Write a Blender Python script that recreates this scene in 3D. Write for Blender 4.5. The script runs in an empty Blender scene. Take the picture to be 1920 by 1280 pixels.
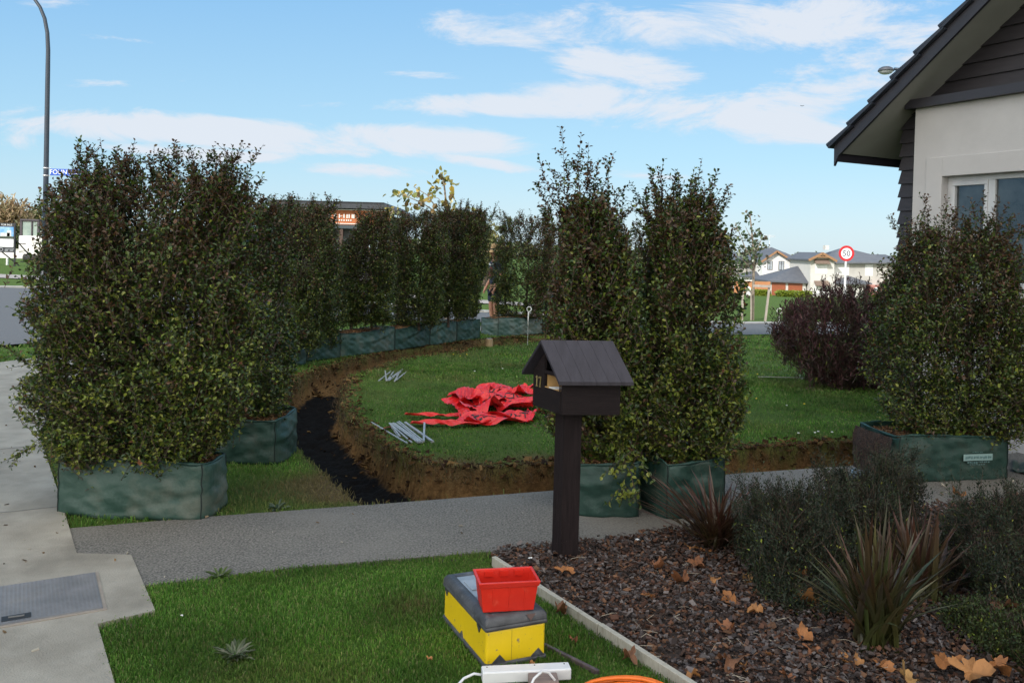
import bpy, bmesh, math, random
import numpy as np
from mathutils import Vector, Matrix

random.seed(11)
rng = np.random.default_rng(11)
sc = bpy.context.scene
COL = sc.collection
R = math.radians

# ---------------------------------------------------------------- camera
FPX, PPY, CAMZ = 1600.0, 494.0, 1.65          # focal length and principal row in photo pixels, eye height
ROLL, PITCH = R(1.5), R(1.0)
_r0 = Vector((1, 0, 0)); _u0 = Vector((0, math.sin(PITCH), math.cos(PITCH)))
FWD = Vector((0, math.cos(PITCH), -math.sin(PITCH)))
RIGHT = _r0 * math.cos(ROLL) + _u0 * math.sin(ROLL)
UP = -_r0 * math.sin(ROLL) + _u0 * math.cos(ROLL)
CAM = Vector((0, 0, CAMZ))
cd = bpy.data.cameras.new('camera')
cam = bpy.data.objects.new('camera', cd); COL.objects.link(cam)
cd.sensor_width = 36.0; cd.lens = 36.0 * FPX / 1920.0
cd.shift_y = (PPY - 640.0) / 1920.0
cd.clip_start = 0.05; cd.clip_end = 5000
m = Matrix((RIGHT, UP, -FWD)).transposed().to_4x4(); m.translation = CAM
cam.matrix_world = m
sc.camera = cam

# ---------------------------------------------------------------- light
SUN_DIR = Vector((-0.55, -0.78, 0.60)).normalized()      # towards the sun: behind the camera, to the left
SUN_EL = math.asin(SUN_DIR.z); SUN_ROT = math.atan2(SUN_DIR.x, SUN_DIR.y)
sl = bpy.data.lights.new('sun', 'SUN'); sl.energy = 3.6; sl.angle = R(0.53); sl.color = (1.0, 0.965, 0.91)
so = bpy.data.objects.new('sun', sl); COL.objects.link(so)
so.rotation_euler = SUN_DIR.to_track_quat('Z', 'Y').to_euler(); so.location = SUN_DIR * 50
sc.view_settings.view_transform = 'Standard'; sc.view_settings.look = 'None'
sc.view_settings.exposure = 0.4; sc.view_settings.gamma = 1.0
SKY_STRENGTH = 0.15

def build_world():
    w = bpy.data.worlds.new('World'); sc.world = w; w.use_nodes = True
    nt = w.node_tree; N = nt.nodes; L = nt.links; N.clear()
    out = N.new('ShaderNodeOutputWorld'); bg = N.new('ShaderNodeBackground'); bg.inputs[1].default_value = SKY_STRENGTH
    sky = N.new('ShaderNodeTexSky'); sky.sky_type = 'NISHITA'; sky.sun_disc = False
    sky.sun_elevation = SUN_EL; sky.sun_rotation = SUN_ROT; sky.air_density = 1.0; sky.dust_density = 0.6; sky.ozone_density = 1.6
    tc = N.new('ShaderNodeTexCoord'); sp = N.new('ShaderNodeSeparateXYZ'); L.new(tc.outputs['Generated'], sp.inputs[0])
    def val(x):
        return x
    def mth(op, a, b=None, c=None, clamp=False):
        n = N.new('ShaderNodeMath'); n.operation = op; n.use_clamp = clamp
        for i, v in enumerate((a, b, c)):
            if v is None: continue
            if isinstance(v, (int, float)): n.inputs[i].default_value = v
            else: L.new(v, n.inputs[i])
        return n.outputs[0]
    X, Y, Z = sp.outputs
    ya = mth('MAXIMUM', mth('ABSOLUTE', Y), 0.05)
    az = mth('DIVIDE', X, ya); el = mth('DIVIDE', Z, ya)
    # streaky high cloud: noise on the direction, stretched along the horizon
    cmb = N.new('ShaderNodeCombineXYZ')
    L.new(mth('MULTIPLY', az, 3.2), cmb.inputs[0]); L.new(mth('MULTIPLY', el, 11.0), cmb.inputs[1]); L.new(mth('SIGN', Y), cmb.inputs[2])
    nz = N.new('ShaderNodeTexNoise'); nz.inputs['Scale'].default_value = 1.6; nz.inputs['Detail'].default_value = 8; nz.inputs['Roughness'].default_value = 0.68
    nz.inputs['Distortion'].default_value = 0.5
    L.new(cmb.outputs[0], nz.inputs['Vector'])
    nf = nz.outputs['Fac']
    # the banks the sky shows: centre azimuth / elevation, half sizes, tilt, strength
    def px(x, y): 
        return (x - 960) / 1600.0, (466 + (x - 960) * 0.0262 - y) / 1600.0
    banks = [(1500, 50, 470, 62, 0.00, 1.0), (1170, 130, 150, 38, -0.10, 0.95), (1330, 218, 330, 52, -0.08, 1.05), (930, 200, 240, 22, 0.0, 0.7),
             (1600, 140, 200, 62, 0.12, 0.85), (1480, 250, 230, 30, 0.0, 0.6), (420, 250, 480, 38, -0.05, 1.35), (170, 236, 240, 38, -0.03, 1.0), (700, 256, 210, 26, 0.0, 1.0),
             (360, 288, 260, 18, -0.04, 1.0), (840, 262, 140, 28, -0.06, 0.6), (230, 76, 75, 9, -0.06, 0.5), (290, 152, 170, 11, 0.06, 0.55),
             (600, 198, 60, 8, 0.1, 0.45), (940, 55, 170, 42, 0.0, 0.45), (660, 316, 150, 18, -0.03, 0.8), (740, 268, 190, 26, 0.02, 0.8), (90, 230, 150, 22, 0.0, .7), (910, 308, 130, 12, -0.12, 0.75),
             (1180, 326, 110, 10, -0.05, 0.6), (110, 6, 90, 12, 0.0, 0.35), (60, 268, 130, 20, -0.05, 0.5), (800, 145, 60, 8, 0, .3)]
    tot = None
    for (cx, cy, sx, sy, tilt, s) in banks:
        a0, e0 = px(cx, cy); sx /= 1600.0; sy /= 1600.0
        da = mth('SUBTRACT', az, a0)
        u = mth('DIVIDE', da, sx)
        v = mth('DIVIDE', mth('SUBTRACT', mth('SUBTRACT', el, e0), mth('MULTIPLY', da, tilt)), sy)
        d = mth('ADD', mth('MULTIPLY', u, u), mth('MULTIPLY', v, v))
        f = mth('MULTIPLY', mth('SUBTRACT', 1.0, d, clamp=False), s)
        f = mth('MAXIMUM', f, -1.2)
        tot = f if tot is None else mth('SMOOTH_MAX', tot, f, 0.25)
    front = mth('GREATER_THAN', Y, 0.0)
    base = mth('ADD', mth('MULTIPLY', mth('SUBTRACT', nf, 0.5), 4.2), mth('MULTIPLY', tot, 0.85))
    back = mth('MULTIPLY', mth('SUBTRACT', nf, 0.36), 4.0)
    mix = N.new('ShaderNodeMix'); mix.data_type = 'FLOAT'; L.new(front, mix.inputs[0]); L.new(back, mix.inputs[2]); L.new(base, mix.inputs[3])
    mr = N.new('ShaderNodeMapRange'); mr.interpolation_type = 'SMOOTHSTEP'
    mr.inputs['From Min'].default_value = 0.02; mr.inputs['From Max'].default_value = 0.85
    mr.inputs['To Max'].default_value = 0.92
    L.new(mix.outputs[0], mr.inputs['Value'])
    up = mth('MULTIPLY', mr.outputs[0], mth('GREATER_THAN', Z, 0.0))
    # most of the colour follows the height above the horizon, the rest the sky model
    rp = N.new('ShaderNodeValToRGB'); els = rp.color_ramp.elements; els.new(0.5)
    for k_, (p_, c_) in enumerate(SKY_RAMP): els[k_].position = p_; els[k_].color = (c_[0] / 5, c_[1] / 5, c_[2] / 5, 1)
    L.new(mth('MULTIPLY', el, 2.0, clamp=True), rp.inputs[0])
    sc5 = N.new('ShaderNodeVectorMath'); sc5.operation = 'SCALE'; sc5.inputs['Scale'].default_value = 5.0; L.new(rp.outputs[0], sc5.inputs[0])
    hm = N.new('ShaderNodeMix'); hm.data_type = 'RGBA'; hm.inputs[0].default_value = 0.85; L.new(sky.outputs[0], hm.inputs[6]); L.new(sc5.outputs[0], hm.inputs[7])
    cl = N.new('ShaderNodeMix'); cl.data_type = 'RGBA'; L.new(up, cl.inputs[0]); L.new(hm.outputs[2], cl.inputs[6])
    cm = N.new('ShaderNodeMix'); cm.data_type = 'RGBA'; L.new(front, cm.inputs[0]); cm.inputs[6].default_value = CLOUD_BACK_FILL; cm.inputs[7].default_value = CLOUD_FRONT
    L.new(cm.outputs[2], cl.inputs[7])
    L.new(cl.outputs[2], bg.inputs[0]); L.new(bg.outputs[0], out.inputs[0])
SKY_RAMP = [(0.0, (3.0, 3.9, 4.5)), (0.22, (2.15, 3.6, 4.6)), (0.62, (1.30, 2.78, 4.5))]
CLOUD_FRONT = (3.95, 4.2, 4.6, 1)
CLOUD_BACK_FILL = (15.5, 14.6, 13.0, 1)          # clouds behind the camera, brightened as added fill for the shaded garden
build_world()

# ---------------------------------------------------------------- terrain and picture-to-place helpers
def sstep(a, b, x):
    t = np.clip((np.asarray(x, float) - a) / (b - a), 0, 1); return t * t * (3 - 2 * t)
def terrain(x, y):
    """the garden is level; the land falls gently away behind it to the right"""
    x = np.asarray(x, float); y = np.asarray(y, float)
    d = np.where(y > 11, y - 9, np.where(y > 7, (np.clip(y, 7, 11) - 7) ** 2 / 8, 0.0))
    d = np.minimum(d, 108.0)
    k = 0.3 * np.clip(y - 14, 0, 400)
    t = np.clip((x + 4 + k) / (10 + 2 * k), 0, 1)
    return -0.035 * d * t * t * (3 - 2 * t)
def ray(px, py):
    return FWD + RIGHT * ((px - 960.0) / FPX) + UP * (-(py - PPY) / FPX)
def G(px, py, up=0.0):
    """where the sight line through a photo pixel meets the ground (raised by `up`)"""
    d = ray(px, py); t = 5.0
    lo, hi = 0.5, 2000.0
    f = lambda t: CAM.z + d.z * t - float(terrain(d.x * t, d.y * t)) - up
    for _ in range(60):
        mid = (lo + hi) / 2
        if f(mid) > 0: lo = mid
        else: hi = mid
    p = CAM + d * lo
    return Vector((p.x, p.y, p.z))
def at(px, py, dist):
    d = ray(px, py); return CAM + d * (dist / d.y)
def on_plane(px, py, p0, n):
    d = ray(px, py); t = (Vector(p0) - CAM).dot(n) / d.dot(n); return CAM + d * t
def tz(x, y): return float(terrain(x, y))
def inpoly(x, y, poly):
    x = np.asarray(x); y = np.asarray(y); ins = np.zeros(x.shape, bool)
    n = len(poly)
    for i in range(n):
        x1, y1 = poly[i][0], poly[i][1]; x2, y2 = poly[(i + 1) % n][0], poly[(i + 1) % n][1]
        c = ((y1 > y) != (y2 > y))
        if y1 != y2:
            ins ^= c & (x < (x2 - x1) * (y - y1) / (y2 - y1) + x1)
    return ins
def polydist(x, y, poly, closed=True):
    d = np.full(np.shape(x), 1e9); n = len(poly)
    for i in range(n if closed else n - 1):
        ax, ay = poly[i][0], poly[i][1]; bx, by = poly[(i + 1) % n][0], poly[(i + 1) % n][1]
        vx, vy = bx - ax, by - ay; l2 = vx * vx + vy * vy + 1e-12
        t = np.clip(((x - ax) * vx + (y - ay) * vy) / l2, 0, 1)
        d = np.minimum(d, np.hypot(x - ax - t * vx, y - ay - t * vy))
    return d
def vnoise(x, y, seed=0, octaves=4, scale=1.0):
    """value noise in numpy"""
    tot = np.zeros(np.shape(x)); amp = 1.0; s = 0
    for o in range(octaves):
        f = scale * 2 ** o; xi = np.floor(x * f); yi = np.floor(y * f); xf = x * f - xi; yf = y * f - yi
        xf = xf * xf * (3 - 2 * xf); yf = yf * yf * (3 - 2 * yf)
        def h(a, b):
            v = np.sin(a * 127.1 + b * 311.7 + (seed + o) * 74.7) * 43758.5453; return v - np.floor(v)
        v = (h(xi, yi) * (1 - xf) + h(xi + 1, yi) * xf) * (1 - yf) + (h(xi, yi + 1) * (1 - xf) + h(xi + 1, yi + 1) * xf) * yf
        tot += (v - 0.5) * amp; s += amp; amp *= 0.5
    return tot / s * 2

# ---------------------------------------------------------------- materials
def rgba(c): return (c[0], c[1], c[2], 1.0)
def M(name, c1, c2=None, scale=6.0, rough=0.6, bump=0.0, bscale=60.0, metal=0.0, lo=0.35, hi=0.65, c3=None, s3=1.5, l3=0.55, h3=0.75, spec=0.5,
      coat=0.0, stretch=None, detail=6):
    mt = bpy.data.materials.new(name); mt.use_nodes = True
    nt = mt.node_tree; N = nt.nodes; L = nt.links; b = N['Principled BSDF']
    b.inputs['Roughness'].default_value = rough; b.inputs['Metallic'].default_value = metal
    b.inputs['Specular IOR Level'].default_value = spec; b.inputs['Coat Weight'].default_value = coat
    tc = N.new('ShaderNodeTexCoord'); vec = tc.outputs['Object']
    if stretch:
        mp = N.new('ShaderNodeMapping'); mp.inputs['Scale'].default_value = stretch; L.new(vec, mp.inputs[0]); vec = mp.outputs[0]
    if c2 is None: c2 = tuple(v * 0.86 for v in c1)
    nz = N.new('ShaderNodeTexNoise'); nz.inputs['Scale'].default_value = scale; nz.inputs['Detail'].default_value = detail; nz.inputs['Roughness'].default_value = 0.6
    L.new(vec, nz.inputs['Vector'])
    rp = N.new('ShaderNodeValToRGB'); rp.color_ramp.elements[0].position = lo; rp.color_ramp.elements[1].position = hi
    rp.color_ramp.elements[0].color = rgba(c1); rp.color_ramp.elements[1].color = rgba(c2)
    L.new(nz.outputs['Fac'], rp.inputs[0]); colr = rp.outputs[0]
    if c3:
        n3 = N.new('ShaderNodeTexNoise'); n3.inputs['Scale'].default_value = s3; n3.inputs['Detail'].default_value = 7; n3.inputs['Roughness'].default_value = 0.65
        L.new(vec, n3.inputs['Vector'])
        r3 = N.new('ShaderNodeMapRange'); r3.inputs['From Min'].default_value = l3; r3.inputs['From Max'].default_value = h3
        L.new(n3.outputs['Fac'], r3.inputs['Value'])
        mx = N.new('ShaderNodeMix'); mx.data_type = 'RGBA'; L.new(r3.outputs[0], mx.inputs[0]); L.new(colr, mx.inputs[6]); mx.inputs[7].default_value = rgba(c3)
        colr = mx.outputs[2]
    L.new(colr, b.inputs['Base Color'])
    if bump:
        bn = N.new('ShaderNodeTexNoise'); bn.inputs['Scale'].default_value = bscale; bn.inputs['Detail'].default_value = 5
        L.new(vec, bn.inputs['Vector'])
        bp = N.new('ShaderNodeBump'); bp.inputs['Strength'].default_value = bump; bp.inputs['Distance'].default_value = 0.01
        L.new(bn.outputs['Fac'], bp.inputs['Height']); L.new(bp.outputs[0], b.inputs['Normal'])
    return mt
def M_tint(name, rough=0.5, transl=0.25, spec=0.4, gain=1.0):
    """colour comes from the mesh's own per-leaf colours"""
    mt = bpy.data.materials.new(name); mt.use_nodes = True
    nt = mt.node_tree; N = nt.nodes; L = nt.links; b = N['Principled BSDF']
    at_ = N.new('ShaderNodeAttribute'); at_.attribute_name = 'tint'
    b.inputs['Roughness'].default_value = rough; b.inputs['Specular IOR Level'].default_value = spec
    L.new(at_.outputs['Color'], b.inputs['Base Color'])
    if transl > 0:
        t = N.new('ShaderNodeBsdfTranslucent'); L.new(at_.outputs['Color'], t.inputs[0])
        mx = N.new('ShaderNodeMixShader'); mx.inputs[0].default_value = transl
        L.new(b.outputs[0], mx.inputs[1]); L.new(t.outputs[0], mx.inputs[2]); L.new(mx.outputs[0], N['Material Output'].inputs[0])
    return mt

# ---------------------------------------------------------------- objects
def tag(o, label=None, cat=None, group=None, kind=None):
    if label: o['label'] = label
    if cat: o['category'] = cat
    if group: o['group'] = group
    if kind: o['kind'] = kind
    return o
def thing(name, label, cat, loc=(0, 0, 0), rotz=0.0, group=None):
    o = bpy.data.objects.new(name, None); COL.objects.link(o); o.empty_display_size = 0.1
    o.location = loc; o.rotation_euler = (0, 0, rotz)
    return tag(o, label, cat, group)
def link(name, me, mat, parent=None, bevel=0.0, smooth=False, seg=2):
    o = bpy.data.objects.new(name, me); COL.objects.link(o)
    for mm in (mat if isinstance(mat, (list, tuple)) else [mat]): me.materials.append(mm)
    if parent: o.parent = parent
    if smooth: me.shade_smooth()
    if bevel:
        b = o.modifiers.new('bevel', 'BEVEL'); b.width = bevel; b.segments = seg; b.limit_method = 'ANGLE'; b.angle_limit = R(35)
    return o
def npmesh(name, V, F, mat, parent=None, tint=None, smooth=False, fmat=None):
    V = np.asarray(V, np.float32).reshape(-1, 3); F = np.asarray(F, np.int32)
    me = bpy.data.meshes.new(name); k = F.shape[1]; n = F.shape[0]
    me.vertices.add(len(V)); me.vertices.foreach_set('co', V.ravel())
    me.loops.add(n * k); me.loops.foreach_set('vertex_index', F.ravel())
    me.polygons.add(n); me.polygons.foreach_set('loop_start', np.arange(0, n * k, k, dtype=np.int32))
    if fmat is not None: me.polygons.foreach_set('material_index', np.asarray(fmat, np.int32))
    if tint is not None:
        a = me.attributes.new('tint', 'FLOAT_COLOR', 'POINT')
        t = np.ones((len(V), 4), np.float32); t[:, :3] = tint; a.data.foreach_set('color', t.ravel())
    me.update(calc_edges=True); me.validate()
    if not smooth: me.shade_flat()
    return link(name, me, mat, parent, smooth=smooth)
class MB:
    """collects boxes, prisms and tubes into one mesh"""
    def __init__(s): s.v = []; s.f = []; s.m = []; s.cur = 0
    def _add(s, vs, fs):
        o = len(s.v); s.v += [tuple(v) for v in vs]; s.f += [tuple(i + o for i in f) for f in fs]; s.m += [s.cur] * len(fs); return s
    def box(s, c, d, rz=0.0, rot=None):
        q = rot if rot is not None else Matrix.Rotation(rz, 3, 'Z'); c = Vector(c)
        vs = [c + q @ Vector((x * d[0] / 2, y * d[1] / 2, z * d[2] / 2)) for x in (-1, 1) for y in (-1, 1) for z in (-1, 1)]
        return s._add(vs, [(0, 1, 3, 2), (4, 6, 7, 5), (0, 4, 5, 1), (2, 3, 7, 6), (0, 2, 6, 4), (1, 5, 7, 3)])
    def box2(s, a, b): 
        return s.box([(a[i] + b[i]) / 2 for i in range(3)], [abs(b[i] - a[i]) for i in range(3)])
    def prism(s, pts, vec):
        """polygon of 3-D points swept along vec"""
        n = len(pts); vec = Vector(vec); P = [Vector(p) for p in pts]; Q = [p + vec for p in P]
        fs = [tuple(range(n))[::-1], tuple(range(n, 2 * n))] + [(i, (i + 1) % n, (i + 1) % n + n, i + n) for i in range(n)]
        return s._add(P + Q, fs)
    def quad(s, *p): return s._add(p, [tuple(range(len(p)))])
    def bar(s, a, b, w, h=None, up=(0, 0, 1)):
        a = Vector(a); b = Vector(b); d = (b - a); L = d.length; d.normalize(); h = h or w
        u = Vector(up)
        if abs(u.dot(d)) > 0.95: u = Vector((1, 0, 0))
        x = d.cross(u).normalized(); y = x.cross(d).normalized()
        vs = [p + x * sx * w / 2 + y * sy * h / 2 for p in (a, b) for sx, sy in ((-1, -1), (1, -1), (1, 1), (-1, 1))]
        return s._add(vs, [(3, 2, 1, 0), (4, 5, 6, 7), (0, 1, 5, 4), (1, 2, 6, 5), (2, 3, 7, 6), (3, 0, 4, 7)])
    def tube(s, pts, r, n=8, cap=True):
        P = [Vector(p) for p in pts]; rr = r if isinstance(r, (list, tuple, np.ndarray)) else [r] * len(P)
        vs = []; prev = None
        for i, p in enumerate(P):
            d = (P[min(i + 1, len(P) - 1)] - P[max(i - 1, 0)]).normalized()
            if prev is None:
                u = Vector((0, 0, 1)) if abs(d.z) < 0.9 else Vector((1, 0, 0)); x = d.cross(u).normalized()
            else:
                x = (prev - d * prev.dot(d)).normalized()
            prev = x; y = d.cross(x)
            for k in range(n):
                a = 2 * math.pi * k / n; vs.append(p + (x * math.cos(a) + y * math.sin(a)) * rr[i])
        fs = [(i * n + k, i * n + (k + 1) % n, (i + 1) * n + (k + 1) % n, (i + 1) * n + k) for i in range(len(P) - 1) for k in range(n)]
        if cap: fs += [tuple(range(n))[::-1], tuple(range((len(P) - 1) * n, len(P) * n))]
        return s._add(vs, fs)
    def lathe(s, prof, c=(0, 0, 0), n=24):
        c = Vector(c); vs = []; m_ = len(prof)
        for k in range(n):
            a = 2 * math.pi * k / n
            for (r, z) in prof: vs.append(c + Vector((r * math.cos(a), r * math.sin(a), z)))
        fs = [(k * m_ + i, ((k + 1) % n) * m_ + i, ((k + 1) % n) * m_ + i + 1, k * m_ + i + 1) for k in range(n) for i in range(m_ - 1)]
        return s._add(vs, fs)
    def ball(s, c, r, n=10):
        prof = [(max(1e-4, math.sin(math.pi * i / n)), -math.cos(math.pi * i / n)) for i in range(n + 1)]
        rx = r if isinstance(r, (tuple, list)) else (r, r, r)
        o = len(s.v); s.lathe(prof, (0, 0, 0), 14)
        for i in range(o, len(s.v)):
            v = s.v[i]; s.v[i] = (v[0] * rx[0] + c[0], v[1] * rx[1] + c[1], v[2] * rx[2] + c[2])
        return s
    def build(s, name, mat, parent=None, bevel=0.0, smooth=False, seg=2, origin=(0, 0, 0)):
        me = bpy.data.meshes.new(name); me.from_pydata([(v[0] - origin[0], v[1] - origin[1], v[2] - origin[2]) for v in s.v], [], s.f)
        if any(s.m): me.polygons.foreach_set('material_index', s.m)
        me.update(); return link(name, me, mat, parent, bevel, smooth, seg)
def text_mesh(txt, size, depth=0.002, align='CENTER'):
    """vertices and faces of lettering lying in the XY plane, centred"""
    c = bpy.data.curves.new('lettering', 'FONT'); c.body = txt; c.size = size; c.extrude = depth / 2; c.align_x = align; c.align_y = 'CENTER'; c.resolution_u = 3
    o = bpy.data.objects.new('lettering', c); COL.objects.link(o)
    me = bpy.data.meshes.new_from_object(o)
    V = np.array([v.co[:] for v in me.vertices]); F = [tuple(p.vertices) for p in me.polygons]
    bpy.data.objects.remove(o); bpy.data.curves.remove(c); bpy.data.meshes.remove(me)
    return V, F
def add_text(name, txt, size, mat, parent, origin, xdir, ydir, depth=0.002):
    V, F = text_mesh(txt, size, depth); xd = Vector(xdir).normalized(); yd = Vector(ydir).normalized(); nd = xd.cross(yd); o = Vector(origin)
    me = bpy.data.meshes.new(name); me.from_pydata([tuple(o + xd * v[0] + yd * v[1] + nd * v[2]) for v in V], [], F); me.update()
    return link(name, me, mat, parent)
def copy_tree(o, parent=None):
    c = o.copy(); COL.objects.link(c); c.parent = parent
    for ch in list(o.children): copy_tree(ch, c)
    return c
# ================================================================ SETTING: ground, paths, roads
def P2(*pts): return [(p.x, p.y) for p in (G(*q) for q in pts)]
INNER = P2((1640, 826), (1400, 840), (1200, 853), (1035, 868), (930, 876), (860, 876), (800, 868), (745, 845), (700, 815), (668, 793), (648, 772), (641, 757),
           (643, 735), (650, 713), (660, 701), (705, 690), (722, 682), (759, 670), (801, 665), (863, 656), (911, 648), (998, 640), (1060, 636))
OUTER = P2((1060, 625), (985, 630), (885, 640), (818, 647), (773, 652), (717, 662), (660, 676), (604, 690), (562, 706), (540, 728), (529, 755), (526, 782),
           (533, 808), (553, 838), (585, 870), (620, 896), (650, 920), (678, 946), (760, 942), (860, 936), (1035, 922), (1390, 889), (1640, 872))
_pd = Vector((0.937, 0.349))
EXT = 2.6
INNER = [(INNER[0][0] + _pd.x * EXT, INNER[0][1] + _pd.y * EXT)] + INNER
OUTER = OUTER + [(OUTER[-1][0] + _pd.x * EXT, OUTER[-1][1] + _pd.y * EXT)]
TRENCH = INNER + OUTER
PATH_FAR = P2((118, 994), (390, 971), (700, 948), (1035, 922), (1390, 889), (1640, 872)) ; PATH_FAR.append((PATH_FAR[-1][0] + _pd.x * 3, PATH_FAR[-1][1] + _pd.y * 3))
PATH_NEAR = P2((130, 1046), (247, 1046), (270, 1101), (420, 1082), (560, 1066), (740, 1051), (920, 1037), (1100, 1017), (1240, 1000), (1750, 951)); PATH_NEAR.append((PATH_NEAR[-1][0] + _pd.x * 3, PATH_NEAR[-1][1] + _pd.y * 3))
PATH = PATH_FAR + PATH_NEAR[::-1]
# concrete footpath: near leg, then the bend behind the hedge
_E0 = Vector((-1.453, 3.164)); _ED = Vector((-0.527, 0.85)); _EN = Vector((-0.85, -0.527))
def fp(s, w): p = _E0 + _ED * s + _EN * w; return (p.x, p.y)
FOOT_IN = [fp(-2.2, 0), fp(0, 0), fp(0.5, 0), fp(1.94, 0), fp(2.4, 0), fp(4.5, 0.02), (-4.75, 8.9), (-5.05, 10.2), (-4.75, 11.7), (-4.1, 13.2), (-3.2, 14.7), (-2.0, 15.9), (-0.8, 17.5), (0.8, 18.6), (2.5, 19.2)]
FOOT_OUT = [fp(-2.2, 2.3), fp(0, 2.2), fp(.5, 2.2), fp(1.94, 2.1), fp(2.4, 2.1), fp(4.5, 2.0), (-6.72, 9.2), (-6.62, 10.8), (-6.25, 11.9), (-5.4, 13.7), (-4.3, 15.3), (-2.9, 16.8), (-1.3, 18.6), (0.5, 19.7), (2.5, 20.3)]
FOOT = FOOT_IN + FOOT_OUT[::-1]
NOTCH = P2((146, 1045.5), (246, 1045), (291, 1150), (184, 1181)); NOTCH = [fp(1.46, 0.02), NOTCH[1], NOTCH[2], fp(0.5, 0.02)]
EDGE_A, EDGE_B = G(926, 1042, 0.05), G(1316, 1290, 0.05)
_ed = (EDGE_B - EDGE_A); _ed.z = 0; _ed.normalize()
EDGE_C = EDGE_B + _ed * 1.2
MULCH = [(EDGE_A.x, EDGE_A.y)] + PATH_NEAR[6:] + [(5.2, 5.6), (5.0, 1.2), (EDGE_C.x, EDGE_C.y)]
ROAD_NEAR = [(-30, 5.5), (-14, 8.4), (-9.5, 10.9), (-7.5, 12.6), (-6.6, 14.2), (-5.2, 16.4), (-3.4, 18.6), (-1, 20.1), (2, 21.2)] + P2((1385, 629), (1470, 627)) + [(11, 24.2), (20, 26), (60, 31)]
ROAD_FAR = [(-60, 42), (-30, 32)] + P2((0, 541), (80, 540)) + [(-9, 25.4), (-4, 24.2), (-1, 23.8), (3, 25.6)] + P2((1385, 608), (1470, 607)) + [(14, 31.5), (24, 33), (70, 38)]
ROAD = ROAD_NEAR + ROAD_FAR[::-1]

def axis(segs, lo, hi, g=1.22):
    v = [segs[0][0]]
    for a, b, st in segs:
        n = max(1, int(round((b - a) / st))); v += list(np.linspace(a, b, n + 1)[1:])
    st = segs[0][2]; x = v[0]; pre = []
    while x > lo: st *= g; x -= st; pre.append(x)
    st = segs[-1][2]; x = v[-1]; post = []
    while x < hi: st *= g; x += st; post.append(x)
    return np.array(pre[::-1] + v + post)

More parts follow.
